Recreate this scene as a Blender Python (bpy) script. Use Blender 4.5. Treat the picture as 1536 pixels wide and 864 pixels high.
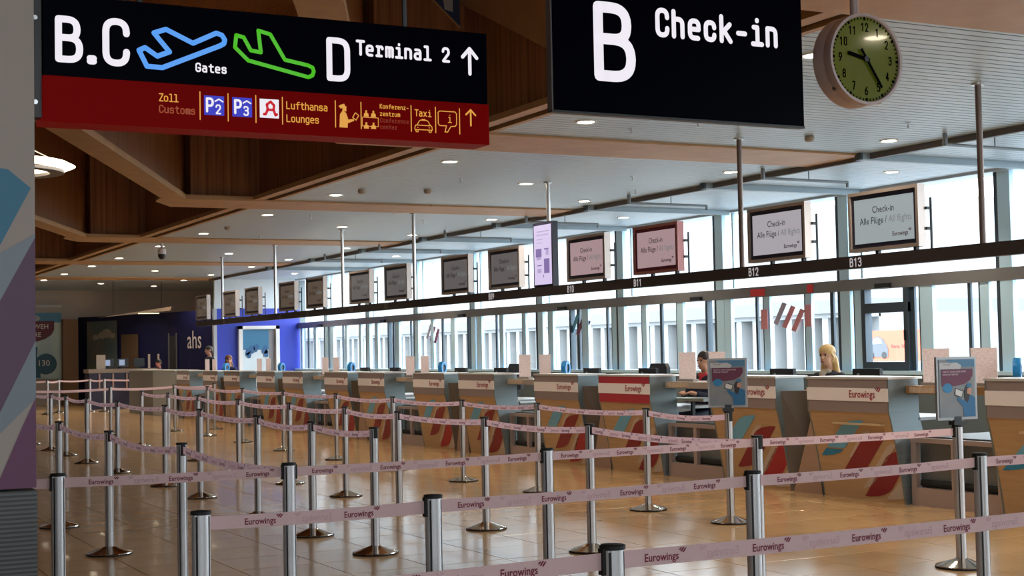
import bpy, bmesh, math, random
from mathutils import Vector, Matrix
random.seed(7)
for o in list(bpy.data.objects): bpy.data.objects.remove(o)
S = bpy.context.scene
COL = S.collection

# ---------------------------------------------------------------- camera
CAM_H = 1.55
YAW, PITCH, ROLL = math.radians(27.5), math.atan(94.6 / 2200), math.atan(.0197)
cd = bpy.data.cameras.new('camera'); cam = bpy.data.objects.new('camera', cd); COL.objects.link(cam)
cd.sensor_width = 36; cd.lens = 36 * 2200 / 1536; cd.clip_end = 500; cd.clip_start = .05
f = Vector((math.sin(YAW) * math.cos(PITCH), math.cos(YAW) * math.cos(PITCH), math.sin(PITCH)))
r = Vector((math.cos(YAW), -math.sin(YAW), 0)); u = r.cross(f)
c_, s_ = math.cos(ROLL), math.sin(ROLL)
r, u = c_ * r - s_ * u, c_ * u + s_ * r
cam.matrix_world = Matrix(((r.x, u.x, -f.x, 0), (r.y, u.y, -f.y, 0), (r.z, u.z, -f.z, CAM_H), (0, 0, 0, 1)))
S.camera = cam

# ---------------------------------------------------------------- overcast sky, exposure
W = bpy.data.worlds.new('overcast'); S.world = W; W.use_nodes = True
bg = W.node_tree.nodes['Background']; bg.inputs[0].default_value = (.86, .94, 1, 1); bg.inputs[1].default_value = 9.5
S.view_settings.view_transform = 'Standard'; S.view_settings.look = 'None'
S.view_settings.exposure = 0; S.view_settings.gamma = 1; S.view_settings.use_curve_mapping = False

def portal(name, loc, rot, sx, sy):
    l = bpy.data.lights.new(name, 'AREA'); l.shape = 'RECTANGLE'; l.size = sx; l.size_y = sy
    l.cycles.is_portal = True
    o = bpy.data.objects.new(name, l); COL.objects.link(o); o.location = loc; o.rotation_euler = rot
portal('window_portal', (15.9, 22, 2.55), (0, math.radians(90), 0), 2.95, 62)
portal('added_window_portal', (-2.0, -9.2, 3.4), (math.radians(90), 0, 0), 17, 1.6)  # guides sky sampling through the added rear window

# ---------------------------------------------------------------- materials
MATS = {}
def mat(name, col, rough=.5, metal=0, emit=None, es=1, spec=.5, noise=None, coat=0):
    if name in MATS: return MATS[name]
    m = bpy.data.materials.new(name); m.use_nodes = True; nt = m.node_tree
    b = nt.nodes['Principled BSDF']
    b.inputs['Base Color'].default_value = (*col, 1); b.inputs['Roughness'].default_value = rough
    b.inputs['Metallic'].default_value = metal; b.inputs['Specular IOR Level'].default_value = spec
    b.inputs['Coat Weight'].default_value = coat
    if emit:
        b.inputs['Emission Color'].default_value = (*emit, 1); b.inputs['Emission Strength'].default_value = es
    if noise:   # (scale vector, col2, roughness swing, bump)
        sc, col2, bump = noise
        tc = nt.nodes.new('ShaderNodeTexCoord'); mp = nt.nodes.new('ShaderNodeMapping'); nz = nt.nodes.new('ShaderNodeTexNoise')
        mp.inputs['Scale'].default_value = sc; nz.inputs['Scale'].default_value = 1; nz.inputs['Detail'].default_value = 4
        rp = nt.nodes.new('ShaderNodeValToRGB'); rp.color_ramp.elements[0].position = .32; rp.color_ramp.elements[1].position = .68
        rp.color_ramp.elements[0].color = (*col, 1); rp.color_ramp.elements[1].color = (*col2, 1)
        nt.links.new(tc.outputs['Object'], mp.inputs[0]); nt.links.new(mp.outputs[0], nz.inputs[0])
        nt.links.new(nz.outputs[0], rp.inputs[0]); nt.links.new(rp.outputs[0], b.inputs['Base Color'])
        if bump:
            bp = nt.nodes.new('ShaderNodeBump'); bp.inputs['Strength'].default_value = bump; bp.inputs['Distance'].default_value = .01
            nt.links.new(nz.outputs[0], bp.inputs['Height']); nt.links.new(bp.outputs[0], b.inputs['Normal'])
    MATS[name] = m
    return m
def glass_mat(name, tint=(.93, .98, 1)):
    m = bpy.data.materials.new(name); m.use_nodes = True; nt = m.node_tree; nt.nodes.clear()
    o = nt.nodes.new('ShaderNodeOutputMaterial'); mx = nt.nodes.new('ShaderNodeMixShader'); t = nt.nodes.new('ShaderNodeBsdfTransparent')
    g = nt.nodes.new('ShaderNodeBsdfGlossy'); g.inputs['Roughness'].default_value = .01
    lw = nt.nodes.new('ShaderNodeLayerWeight'); lw.inputs[0].default_value = .5
    pw = nt.nodes.new('ShaderNodeMath'); pw.operation = 'POWER'; pw.inputs[1].default_value = 4.5
    fr = nt.nodes.new('ShaderNodeMath'); fr.operation = 'MULTIPLY_ADD'; fr.inputs[1].default_value = .85; fr.inputs[2].default_value = .05
    nt.links.new(lw.outputs['Facing'], pw.inputs[0]); nt.links.new(pw.outputs[0], fr.inputs[0])
    t.inputs[0].default_value = (*tint, 1)
    nt.links.new(fr.outputs[0], mx.inputs[0]); nt.links.new(t.outputs[0], mx.inputs[1]); nt.links.new(g.outputs[0], mx.inputs[2]); nt.links.new(mx.outputs[0], o.inputs[0])
    return m
M_glass = glass_mat('window_glass')
M_floor = mat('floor_stone', (.50, .32, .16), .18, spec=.6, coat=.12, noise=((1.3, 1.3, 1.3), (.58, .375, .19), 0))
M_grout = mat('floor_joint', (.2, .14, .09), .6)
M_wood = mat('ceiling_wood', (.20, .080, .026), .5, noise=((22, 22, .5), (.40, .175, .065), .25))
M_wood_edge = mat('ceiling_wood_edge', (.43, .235, .095), .5, noise=((3, 3, 3), (.50, .285, .12), 0))
M_slat = mat('ceiling_metal', (.46, .535, .585), .42, .3)
M_gap = mat('ceiling_gap', (.05, .05, .055), .8)
M_alu = mat('brushed_aluminium', (.66, .65, .65), .3, 1)
M_post = mat('anodised_post', (.60, .59, .60), .45, .55)
M_ink = mat('clock_ink', (.004, .004, .004), .8, spec=0)
M_groove = mat('post_groove', (.03, .03, .035), .5)
M_chrome = mat('polished_steel', (.72, .68, .62), .12, 1)
M_steel = mat('brushed_steel', (.19, .235, .25), .42, .6, noise=((.7, .7, 26), (.23, .275, .29), 0))
M_steelband = mat('steel_band', (.44, .37, .36), .4, .6)
M_redlit_band = mat('steel_band_red_reflection', (.62, .06, .08), .3, .5)  # steel with a red light reflection tinted into its colour
M_black = mat('black_plastic', (.012, .012, .014), .4)
M_rubber = mat('black_rubber', (.008, .008, .008), .7)
M_panelwood = mat('counter_wood', (.43, .27, .135), .4, noise=((2, 2, 26), (.49, .315, .165), 0))
M_flare = mat('counter_plinth_pink', (.42, .30, .24), .4, .3)
M_label = mat('label_white', (.84, .80, .81), .45)
M_belt = mat('belt_fabric', (.86, .64, .62), .65)
def _trans(m, col, fac):
    nt = m.node_tree; b = nt.nodes['Principled BSDF']; o = nt.nodes['Material Output']
    tr = nt.nodes.new('ShaderNodeBsdfTranslucent'); tr.inputs[0].default_value = (*col, 1); mx = nt.nodes.new('ShaderNodeMixShader'); mx.inputs[0].default_value = fac
    nt.links.new(b.outputs[0], mx.inputs[1]); nt.links.new(tr.outputs[0], mx.inputs[2]); nt.links.new(mx.outputs[0], o.inputs[0])
_trans(M_belt, (1, .87, .93), .50)
M_print = mat('belt_print_red', (.17, .003, .025), .6)
M_ghost = mat('belt_print_showthrough', (.66, .43, .45), .65)
M_logo_red = mat('logo_red', (.30, .01, .025), .5)
M_logo_gray = mat('logo_purple_grey', (.18, .14, .2), .5)
M_stripe_blue = mat('stripe_light_blue', (.13, .40, .60), .4)
M_stripe_blue2 = mat('stripe_deep_blue', (.01, .22, .42), .4)
M_stripe_dred = mat('stripe_dark_red', (.23, .01, .022), .4)
M_stripe_red = mat('stripe_red', (.36, .012, .022), .4)
M_stripe_pale = mat('stripe_pale', (.50, .40, .32), .4)
M_paper = mat('paper_notice', (.62, .48, .43), .7)
M_paperprint = mat('paper_print', (.42, .26, .25), .7)
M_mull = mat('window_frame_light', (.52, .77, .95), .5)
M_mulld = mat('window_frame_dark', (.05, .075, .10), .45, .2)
M_header = mat('window_header', (.24, .235, .24), .4, .4)
M_beam = mat('overhead_beam', (.030, .022, .022), .45)
M_navy = mat('navy_cloth', (.012, .016, .035), .8)
M_skin = mat('skin', (.55, .28, .18), .5)
M_white = mat('white_paint', (.7, .7, .7), .5)
M_sign_black = mat('sign_black', (.001, .0012, .004), .35, spec=.02)
M_sign_red = mat('sign_red', (.045, .0006, .0006), .4, spec=.03, emit=(.085, .0002, .0001), es=1)
def emis(name, col, s=1): return mat(name, (.02, .02, .02), .5, emit=col, es=s)
E_white = emis('lit_white', (.83, .79, .86), 1.0)
E_blue = emis('lit_blue', (.10, .36, .95), .9)
E_green = emis('lit_green', (.07, .52, .012), .9)
E_yel = emis('lit_amber', (.80, .36, .05), .9)
E_yeldim = emis('lit_amber_dim', (.36, .075, .03), .9)
E_yelvdim = emis('lit_amber_faint', (.22, .025, .012), .9)
E_pblue = emis('lit_parking_blue', (.03, .035, .55), .9)
E_ared = emis('lit_pharmacy_red', (.62, .01, .02), .9)
E_lamp = emis('lamp_glow', (1, .86, .66), 26)
E_lamp_pend = emis('pendant_glow', (1, .78, .55), 5)

# ---------------------------------------------------------------- mesh helpers
class MB:
    def __init__(s): s.v, s.f, s.m = [], [], []
    def quad(s, *p, mi=0):
        n = len(s.v); s.v += [tuple(q) for q in p]; s.f.append(tuple(range(n, n + len(p)))); s.m.append(mi); return s
    def box(s, x0, x1, y0, y1, z0, z1, mi=0):
        n = len(s.v)
        s.v += [(x, y, z) for z in (z0, z1) for y in (y0, y1) for x in (x0, x1)]
        for q in ((0, 2, 3, 1), (4, 5, 7, 6), (0, 1, 5, 4), (2, 6, 7, 3), (0, 4, 6, 2), (1, 3, 7, 5)):
            s.f.append(tuple(n + i for i in q)); s.m.append(mi)
        return s
    def lathe(s, prof, n=20, c=(0, 0), mi=0, cap=True):
        b = len(s.v)
        for rr, z in prof:
            for i in range(n):
                a = 2 * math.pi * i / n; s.v.append((c[0] + rr * math.cos(a), c[1] + rr * math.sin(a), z))
        for k in range(len(prof) - 1):
            for i in range(n):
                j = (i + 1) % n
                s.f.append((b + k * n + i, b + k * n + j, b + (k + 1) * n + j, b + (k + 1) * n + i)); s.m.append(mi)
        if cap:
            s.f.append(tuple(b + i for i in range(n))[::-1]); s.m.append(mi)
            e = b + (len(prof) - 1) * n
            s.f.append(tuple(e + i for i in range(n))); s.m.append(mi)
        return s
    def cyl(s, p, q, rad, n=12, mi=0, rad2=None):
        p, q = Vector(p), Vector(q); d = (q - p).normalized()
        a = d.orthogonal().normalized(); b_ = d.cross(a); b = len(s.v)
        for w, R in ((p, rad), (q, rad if rad2 is None else rad2)):
            for i in range(n):
                t = 2 * math.pi * i / n; s.v.append(tuple(w + a * R * math.cos(t) + b_ * R * math.sin(t)))
        for i in range(n):
            j = (i + 1) % n; s.f.append((b + i, b + j, b + n + j, b + n + i)); s.m.append(mi)
        s.f.append(tuple(b + i for i in range(n))[::-1]); s.f.append(tuple(b + n + i for i in range(n))); s.m += [mi, mi]
        return s
    def prism(s, poly, ax, a0, a1, mi=0):
        # poly in the two other axes, extruded along axis ax
        n = len(poly); b = len(s.v)
        for a in (a0, a1):
            for (p, q) in poly:
                s.v.append({0: (a, p, q), 1: (p, a, q), 2: (p, q, a)}[ax])
        s.f.append(tuple(b + i for i in range(n))[::-1]); s.f.append(tuple(b + n + i for i in range(n))); s.m += [mi, mi]
        for i in range(n):
            j = (i + 1) % n; s.f.append((b + i, b + j, b + n + j, b + n + i)); s.m.append(mi)
        return s
    def mesh(s, name, mats, smooth=False):
        me = bpy.data.meshes.new(name); me.from_pydata(s.v, [], s.f)
        if not isinstance(mats, (list, tuple)): mats = [mats]
        for m in mats: me.materials.append(m)
        if len(mats) > 1:
            for p, i in zip(me.polygons, s.m): p.material_index = i
        bm = bmesh.new(); bm.from_mesh(me); bmesh.ops.recalc_face_normals(bm, faces=bm.faces); bm.to_mesh(me); bm.free()
        if smooth:
            for p in me.polygons: p.use_smooth = True
            try: me.set_sharp_from_angle(angle=math.radians(40))
            except Exception: pass
        return me
def put(name, me, parent=None, loc=(0, 0, 0), rot=None):
    o = bpy.data.objects.new(name, me); COL.objects.link(o); o.parent = parent; o.location = loc
    if rot: o.rotation_euler = rot
    return o
def part(name, mb, m, parent=None, smooth=False, loc=(0, 0, 0), rot=None):
    return put(name, mb.mesh(name, m, smooth), parent, loc, rot)
def tag(o, label=None, cat=None, group=None, kind=None):
    if label: o['label'] = label
    if cat: o['category'] = cat
    if group: o['group'] = group
    if kind: o['kind'] = kind
    return o
def thing(name, label, cat, loc=(0, 0, 0), group=None, rz=0):
    o = bpy.data.objects.new(name, None); COL.objects.link(o); o.location = loc; o.rotation_euler = (0, 0, rz); o.empty_display_size = .1
    return tag(o, label, cat, group)
def struct(name, mb, m, label=None, smooth=False):
    o = part(name, mb, m, None, smooth); o['kind'] = 'structure'
    if label: o['label'] = label
    return o
def copy_tree(o, parent=None):
    c = o.copy(); COL.objects.link(c); c.parent = parent
    for ch in list(o.children): copy_tree(ch, c)
    return c
ORD = ['first', 'second', 'third', 'fourth', 'fifth', 'sixth', 'seventh', 'eighth', 'ninth', 'tenth', 'eleventh', 'twelfth', 'thirteenth', 'fourteenth', 'fifteenth']

# built-in font text -> mesh in the xz plane (x right, z up), height = cap height
_tcache = {}
def ftext(txt, h, squeeze=1.0):
    if txt not in _tcache:
        bold = .018 if txt == 'Eurowings' else .004
        cu = bpy.data.curves.new('t', 'FONT'); cu.body = txt; cu.resolution_u = 2; cu.fill_mode = 'FRONT'; cu.offset = bold
        o = bpy.data.objects.new('t', cu); COL.objects.link(o)
        dg = bpy.context.evaluated_depsgraph_get()
        me = bpy.data.meshes.new_from_object(o.evaluated_get(dg))
        vs = [(v.co.x, v.co.y) for v in me.vertices]; fs = [tuple(p.vertices) for p in me.polygons]
        bpy.data.objects.remove(o); bpy.data.meshes.remove(me)
        x0 = min(v[0] for v in vs); w = max(v[0] for v in vs) - x0
        _tcache[txt] = ([(x - x0, y) for x, y in vs], fs, w)
    vs, fs, w = _tcache[txt]; k = h / .70
    return [(x * k * squeeze, y * k) for x, y in vs], fs, w * k * squeeze
def add_flat(mb, vs, fs, fn, mi=0):
    b = len(mb.v); mb.v += [tuple(fn(x, y)) for x, y in vs]
    for q in fs: mb.f.append(tuple(b + i for i in q)); mb.m.append(mi)
# the airline's little mark: slanted rounded strokes
def mark_polys(h):
    out = []
    for k, (ox, oy, L) in enumerate(((-.02, .42, .5), (.22, .2, .95), (.56, .1, .95))):
        w = .26; pts = [(ox, oy), (ox + w, oy - .05), (ox + w + .45 * L, oy + .55 * L), (ox + .45 * L + .03, oy + .6 * L)]
        out.append([(x * h, y * h) for x, y in pts])
    return out
def airline_word(mb, h, fn, mi_t=0, mi_a=0, mi_b=0, mirror=False):
    vs, fs, w = ftext('Eurowings', h, .88)
    tot = w + h * 1.05
    g = (lambda x, y: fn(tot - x, y)) if mirror else fn
    add_flat(mb, vs, fs, g, mi_t)
    for k, p in enumerate(mark_polys(h * .95)):
        add_flat(mb, [(x + w + h * .05, y + h * .75) for x, y in p], [(0, 1, 2, 3)], g, mi_b if k == 0 else mi_a)
    return tot

# stroke lettering of the airport signs (monoline, rounded)
G = {
 'B': [[(0,0),(0,1),(.44,1,.23),(.44,.54,.2),(0,.54)],[(0,.54),(.5,.54,.26),(.5,0,.26),(0,0)]],
 'C': [[(.5,.72),(.5,1,.25),(0,1,.25),(0,0,.25),(.5,0,.25),(.5,.28)]],
 'D': [[(0,0),(0,1),(.5,1,.25),(.5,0,.25),(0,0)]],
 'G': [[(.5,.75),(.5,1,.25),(0,1,.25),(0,0,.25),(.5,0,.25),(.5,.45),(.28,.45)]],
 'T': [[(0,1),(.56,1)],[(.28,1),(.28,0)]], 'Z': [[(0,1),(.5,1),(0,0),(.5,0)]], 'L': [[(0,1),(0,0),(.45,0)]],
 'K': [[(0,0),(0,1)],[(.48,1),(.05,.5)],[(.15,.58),(.5,0)]], 'P': [[(0,0),(0,1),(.5,1,.25),(.5,.45,.25),(0,.45)]],
 'a': [[(.05,.7),(.45,.7,.2),(.45,0)],[(.45,.42),(0,.42,.2),(0,0,.2),(.45,0,.15),(.45,.2)]],
 'c': [[(.45,.5),(.45,.7,.22),(0,.7,.22),(0,0,.22),(.45,0,.22),(.45,.2)]],
 'e': [[(0,.36),(.46,.36),(.46,.7,.22),(0,.7,.22),(0,0,.22),(.42,0,.1)]],
 'f': [[(.5,1),(.22,1,.15),(.22,0)],[(.02,.68),(.48,.68)]],
 'g': [[(.45,.7),(.45,-.25,.2),(.05,-.25)],[(.45,.7),(0,.7,.2),(0,.02,.2),(.45,.02)]],
 'h': [[(0,1),(0,0)],[(0,.5),(0,.7,.15),(.45,.7,.22),(.45,0)]],
 'i': [[(.08,.7),(.28,.7),(.28,0)],[(.02,0),(.52,0)],[(.27,.98),(.27,1.0)]],
 'k': [[(0,1),(0,0)],[(.45,.7),(.03,.32)],[(.14,.42),(.48,0)]],
 'l': [[(.05,1),(.28,1),(.28,0)],[(.02,0),(.52,0)]],
 'm': [[(0,0),(0,.7),(.26,.7,.12),(.26,0)],[(.26,.6),(.26,.7,.08),(.52,.7,.12),(.52,0)]],
 'n': [[(0,.7),(0,0)],[(0,.7),(.45,.7,.22),(.45,0)]],
 'o': [[(0,.35),(0,.7,.22),(.46,.7,.22),(.46,0,.22),(0,0,.22),(0,.35)]],
 'r': [[(.03,.7),(.16,.7),(.16,0)],[(0,0),(.4,0)],[(.16,.45),(.16,.7,.2),(.48,.7,.12),(.48,.55)]],
 's': [[(.43,.56),(.43,.7,.14),(0,.7,.17),(0,.37,.17),(.45,.37,.17),(.45,0,.17),(0,0,.14),(0,.13)]],
 't': [[(.2,.95),(.2,0,.2),(.48,0)],[(0,.7),(.46,.7)]], 'u': [[(0,.7),(0,0,.22),(.45,0,.1)],[(.45,.7),(.45,0)]],
 'x': [[(0,.7),(.46,0)],[(.46,.7),(0,0)]], 'z': [[(0,.7),(.45,.7),(0,0),(.45,0)]], '-': [[(.06,.38),(.44,.38)]],
 '0': [[(0,.5),(0,1,.24),(.48,1,.24),(.48,0,.24),(0,0,.24),(0,.5)]], '1': [[(.05,.8),(.28,1),(.28,0)]],
 '2': [[(0,.75),(0,1,.24),(.48,1,.24),(.48,.6,.15),(0,0,.02),(.5,0)]],
 '3': [[(0,.85),(0,1,.2),(.46,1,.23),(.46,.54,.2),(.15,.54)],[(.15,.54),(.48,.54,.25),(.48,0,.25),(0,0,.2),(0,.15)]],
 '4': [[(.36,0),(.36,1),(0,.28),(.5,.28)]], '5': [[(.45,1),(.05,1),(.02,.58),(.48,.6,.25),(.48,0,.25),(0,0,.2),(0,.12)]],
 '6': [[(.42,1),(.1,.65,.2),(0,.3),(0,0,.24),(.48,0,.24),(.48,.55,.24),(.02,.55,.2)]], '7': [[(0,1),(.48,1),(.18,0)]],
 '8': [[(0,.77),(0,1,.22),(.46,1,.22),(.46,.54,.2),(0,.54,.2),(0,.77)],[(0,.27),(0,.54,.24),(.48,.54,.24),(.48,0,.24),(0,0,.24),(0,.27)]],
 '9': [[(.46,.45),(0,.45,.24),(0,1,.24),(.48,1,.24),(.48,.55),(.1,0)]], ' ': [], '.': [],
}
def fillet(poly):
    out = []
    for i, p in enumerate(poly):
        rr = p[2] if len(p) > 2 else 0
        if rr and 0 < i < len(poly) - 1:
            P, A, B = Vector(p[:2]), Vector(poly[i - 1][:2]), Vector(poly[i + 1][:2])
            a, b = (A - P), (B - P); la, lb = a.length, b.length
            ang = a.angle(b); d = min(rr / max(math.tan(ang / 2), .2), la * .98, lb * .98)
            a.normalize(); b.normalize(); p0, p1 = P + a * d, P + b * d
            for t in range(6):
                t /= 5; out.append((1 - t) ** 2 * p0 + 2 * t * (1 - t) * P + t * t * p1)
        else: out.append(Vector(p[:2]))
    return out
def stroke(mb, pts, w, fn, mi=0, n=10):
    pts = [Vector(p) for p in pts]
    for a, b in zip(pts, pts[1:]):
        d = b - a
        if d.length < 1e-6: continue
        nn = Vector((-d.y, d.x)).normalized() * w / 2
        add_flat(mb, [a + nn, b + nn, b - nn, a - nn], [(0, 1, 2, 3)], lambda x, y: fn(x, y), mi)
    for p in pts:
        add_flat(mb, [(p.x + w / 2 * math.cos(2 * math.pi * k / n), p.y + w / 2 * math.sin(2 * math.pi * k / n)) for k in range(n)], [tuple(range(n))], fn, mi)
def stext(mb, txt, x, z, h, w, adv, fn, mi=0, sx=1.0):
    """h = outer cap height, w = stroke width, adv = advance per letter"""
    k = h - w
    for ch in txt:
        for pl in G.get(ch, []):
            stroke(mb, [Vector((x + w / 2 + p.x * k * sx, z + w / 2 + p.y * k)) for p in fillet(pl)], w, fn, mi)
        x += adv

# ================================================================ SETTING
CEIL = 3.97
# --- floor: slab with jointed stone tiles
slab = struct('floor', MB().box(-12, 15.6, -9, 53, -.12, -.006), M_grout, 'polished beige stone floor tiles')
TW, TJ = .62, .005
def tile_mesh(w, d):
    b = .0025
    mb = MB(); h = w / 2 - TJ / 2; k = d / 2 - TJ / 2
    mb.quad((-h + b, -k + b, 0), (h - b, -k + b, 0), (h - b, k - b, 0), (-h + b, k - b, 0))
    for (a, c, e, g) in (((-h, -k), (h, -k), (h - b, -k + b), (-h + b, -k + b)), ((h, -k), (h, k), (h - b, k - b), (h - b, -k + b)),
                         ((h, k), (-h, k), (-h + b, k - b), (h - b, k - b)), ((-h, k), (-h, -k), (-h + b, -k + b), (-h + b, k - b))):
        mb.quad((*a, -.003), (*c, -.003), (*e, 0), (*g, 0))
        mb.quad((*a, -.006), (*c, -.006), (*c, -.003), (*a, -.003))
    return mb
tm = tile_mesh(TW, TW).mesh('tile', M_floor)
field = MB()
tb = tile_mesh(TW, TW)
nx0, nx1, ny0, ny1 = -19, 24, -14, 85
for i in range(nx0, nx1):
    for j in range(ny0, ny1):
        x, y = .05 + (i + .5) * TW, -.1 + (j + .5) * TW
        if 1.2 < x < 10 and 8.0 < y < 20 and (x * .887 - y * .46) > -5.2 and y < 8 + 22 * (1 - .35) and ((x - .5) / y > .145) and ((x) / y < 1.15) and y < 19.4:
            put('tile', tm, slab, (x, y, 0))
        else:
            b = len(field.v); field.v += [(x + v[0], y + v[1], v[2]) for v in tb.v]
            field.f += [tuple(b + k for k in q) for q in tb.f]; field.m += [0] * len(tb.f)
fo = part('tile_field', field, M_floor, slab); fo['kind'] = 'stuff'
# --- metal slat ceiling
cl = struct('ceiling', MB().box(7.25, 15.75, -9, 53, 4.0, 4.06), M_gap, 'light grey metal slat ceiling')
sl = MB(); y = -8.9
while y < 52.8:
    sl.box(7.27, 15.7, y, y + .114, CEIL, CEIL + .022); y += .134
so = part('slat_field', sl, M_slat, cl); so['kind'] = 'stuff'
# --- timber coffers
roof = struct('ceiling', MB().box(-12, 7.3, -9, 53, 6.3, 6.4), M_wood, 'dark timber coffer ceiling')
trim = struct('trim_1', MB().box(7.03, 7.24, -9, 53, CEIL + .03, 6.32), M_wood, 'timber fascia wall beside the metal ceiling')
part('lip', MB().box(6.90, 7.05, -9, 53, CEIL - .015, CEIL + .05), M_wood_edge, trim)
part('lip', MB().box(7.20, 7.27, -9, 53, CEIL - .012, CEIL + .04), M_wood_edge, trim)
part('groove', MB().box(7.05, 7.20, -9, 53, CEIL + .03, CEIL + .05), mat('groove_dark_wood', (.05, .02, .008), .6), trim)
for k, yc in enumerate((7.62, 14.98, 22.4, 29.8, 37.1, 44.4)):
    y0, y1 = yc - .58, yc + .6
    t = struct('trim_%d' % (k + 2), MB().box(5.95, 7.04, y0 + .12, y1 - .12, CEIL + .03, 6.31), M_wood, 'timber coffer beam')
    part('soffit_board', MB().prism([(5.45, y0 + .05), (5.9, y0), (7.0, y0), (7.0, y1), (5.9, y1), (5.5, yc - .1)], 2, CEIL - .032, CEIL + .04), M_wood_edge, t)
    part('soffit_board', MB().prism([(7.0, y0), (9.9, y0), (9.9, y1), (7.0, y1)], 2, CEIL - .028, CEIL - .002), M_wood_edge, t)
    part('soffit_board', MB().prism([(9.91, y0), (12.55, y0), (12.72, y1), (9.91, y1)], 2, CEIL - .026, CEIL - .002), M_wood_edge, t)
    # diagonal rib running towards the hall
    ax, ay, bx, by = 6.14, yc + .53, 2.3, yc - 8.2
    dx, dy = bx - ax, by - ay; L = math.hypot(dx, dy); px, py = -dy / L, dx / L
    def ribpoly(w): return [(ax + px * w, ay + py * w), (ax - px * w, ay - py * w), (bx - px * w, by - py * w), (bx + px * w, by + py * w)]
    part('diagonal_rib', MB().prism(ribpoly(.10), 2, CEIL + .03, 6.31), M_wood, t)
    part('diagonal_edge', MB().prism(ribpoly(.17), 2, CEIL - .03, CEIL + .05), M_wood_edge, t)
    # paler sheet on the fascia, bounded by a slanted edge
    if k == 1: part('pale_sheet', MB().prism([(14.5, 5.40), (14.5, 6.3), (8.3, 6.3), (8.3, 4.03), (11.45, 4.03)], 0, 6.97, 7.03), M_wood_edge, t)
# small roof light in the coffer behind the black signs
rl = struct('window_20', MB().quad((6.25, 14.51, 5.75), (6.97, 14.51, 5.75), (6.97, 14.51, 5.13)), mat('rooflight_glass', (.06, .09, .17), .15), 'small triangular roof light in the timber')
part('frame', MB().cyl((6.25, 14.505, 5.75), (6.97, 14.505, 5.13), .012, 6), M_wood_edge, rl)
part('pane', MB().quad((6.72, 14.5, 5.75), (6.88, 14.5, 5.75), (6.88, 14.5, 5.30), (6.78, 14.5, 5.32)), mat('rooflight_view', (.5, .5, .5), .5), rl)
# --- solid walls
M_wallg = mat('end_wall_paint', (.62, .54, .46), .7)
M_walld = mat('hall_wall', (.40, .33, .27), .7)
struct('wall_left', MB().box(-12.2, -12, -9, 53, 0, 6.4), M_walld)
struct('wall_end', MB().box(-12, 15.8, 52.5, 52.8, 0, 6.4), M_wallg)
wb = MB(); wb.box(-12, -10.5, -9.3, -9, 0, 6.4); wb.box(6.5, 15.8, -9.3, -9, 0, 6.4); wb.box(-10.5, 6.5, -9.3, -9, 0, 2.6); wb.box(-10.5, 6.5, -9.3, -9, 4.2, 6.4)
struct('wall_back', wb, M_walld)
wbw = struct('window_21', MB().quad((-10.5, -9.15, 2.6), (6.5, -9.15, 2.6), (6.5, -9.15, 4.2), (-10.5, -9.15, 4.2)), M_glass, 'added window behind the camera for frontal daylight')  # unseen glazing, added to bring soft daylight from the front
for x in (-10.5, -7.1, -3.7, -.3, 3.1, 6.4): part('mullion', MB().box(x, x + .1, -9.25, -9.05, 2.6, 4.2), M_mulld, wbw)
wr = MB(); wr.box(15.6, 15.8, 44.7, 53, 0, 4.1); wr.box(15.5, 15.75, -9, 44.7, -.05, 1.10); struct('wall_right', wr, mat('spandrel', (.12, .16, .18), .5), 'dark spandrel under the windows')
struct('wall_far', MB().box(15.45, 15.9, -9, 44.7, 3.93, 4.3), M_slat)
# --- glazed wall, one unit per bay
XW = 15.6
pane_n = 0
for k in range(-5, 6):
    s = 17.4 + 5.03 * k
    w = bpy.data.objects.new('window_%d' % (k + 6), None); COL.objects.link(w); w['kind'] = 'structure'; w['label'] = 'bay of the tall glazed wall behind the counters'
    w.location = (XW, s, 0)
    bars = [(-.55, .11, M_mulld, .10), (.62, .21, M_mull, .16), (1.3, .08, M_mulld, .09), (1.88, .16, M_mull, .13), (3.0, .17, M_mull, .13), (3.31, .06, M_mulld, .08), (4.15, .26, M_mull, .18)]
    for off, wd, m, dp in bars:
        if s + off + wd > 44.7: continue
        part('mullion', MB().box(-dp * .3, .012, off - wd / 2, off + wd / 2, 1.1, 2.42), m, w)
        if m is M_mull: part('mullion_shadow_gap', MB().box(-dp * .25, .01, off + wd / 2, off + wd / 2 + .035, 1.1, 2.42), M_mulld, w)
    e = [-.88 + .0] + [b[0] for b in bars]
    for a, b in zip(e, e[1:]):
        if s + b > 44.8: continue
        part('pane', MB().quad((0, a, 1.1), (0, b, 1.1), (0, b, 2.42), (0, a, 2.42)), M_glass, w)
    y1 = min(4.15, 44.7 - s)
    if y1 > -.88:
        part('header_rail', MB().box(-.07, .06, -.88, y1, 2.40, 2.58), M_header, w)
        part('sill', MB().box(-.18, .08, -.88, y1, 1.08, 1.135), M_mull, w)
        part('door_operator', MB().box(-.13, -.07, -.16, .16, 2.41, 2.48), M_black, w)
    if k == 0:
        for z0, z1 in ((2.03, 2.18), (1.13, 1.27)): part('casement_bar', MB().box(-.09, .05, -.52, .52, z0, z1), M_mulld, w)
        for a, b in ((-.52, -.42), (.44, .53)): part('casement_bar', MB().box(-.085, .05, a, b, 1.27, 2.4), M_mulld, w)
        part('handle', MB().box(-.12, -.09, -.47, -.45, 1.6, 1.75), M_black, w)
    else:
        part('door_stile', MB().box(-.07, .04, -.31, -.24, 1.1, 2.4), M_mulld, w)
up = bpy.data.objects.new('window_19', None); COL.objects.link(up); up['kind'] = 'structure'; up['label'] = 'upper glazing strip under the ceiling'
prev = None
cols = [14.95 + 3.40 * k for k in range(-7, 9)]
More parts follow.
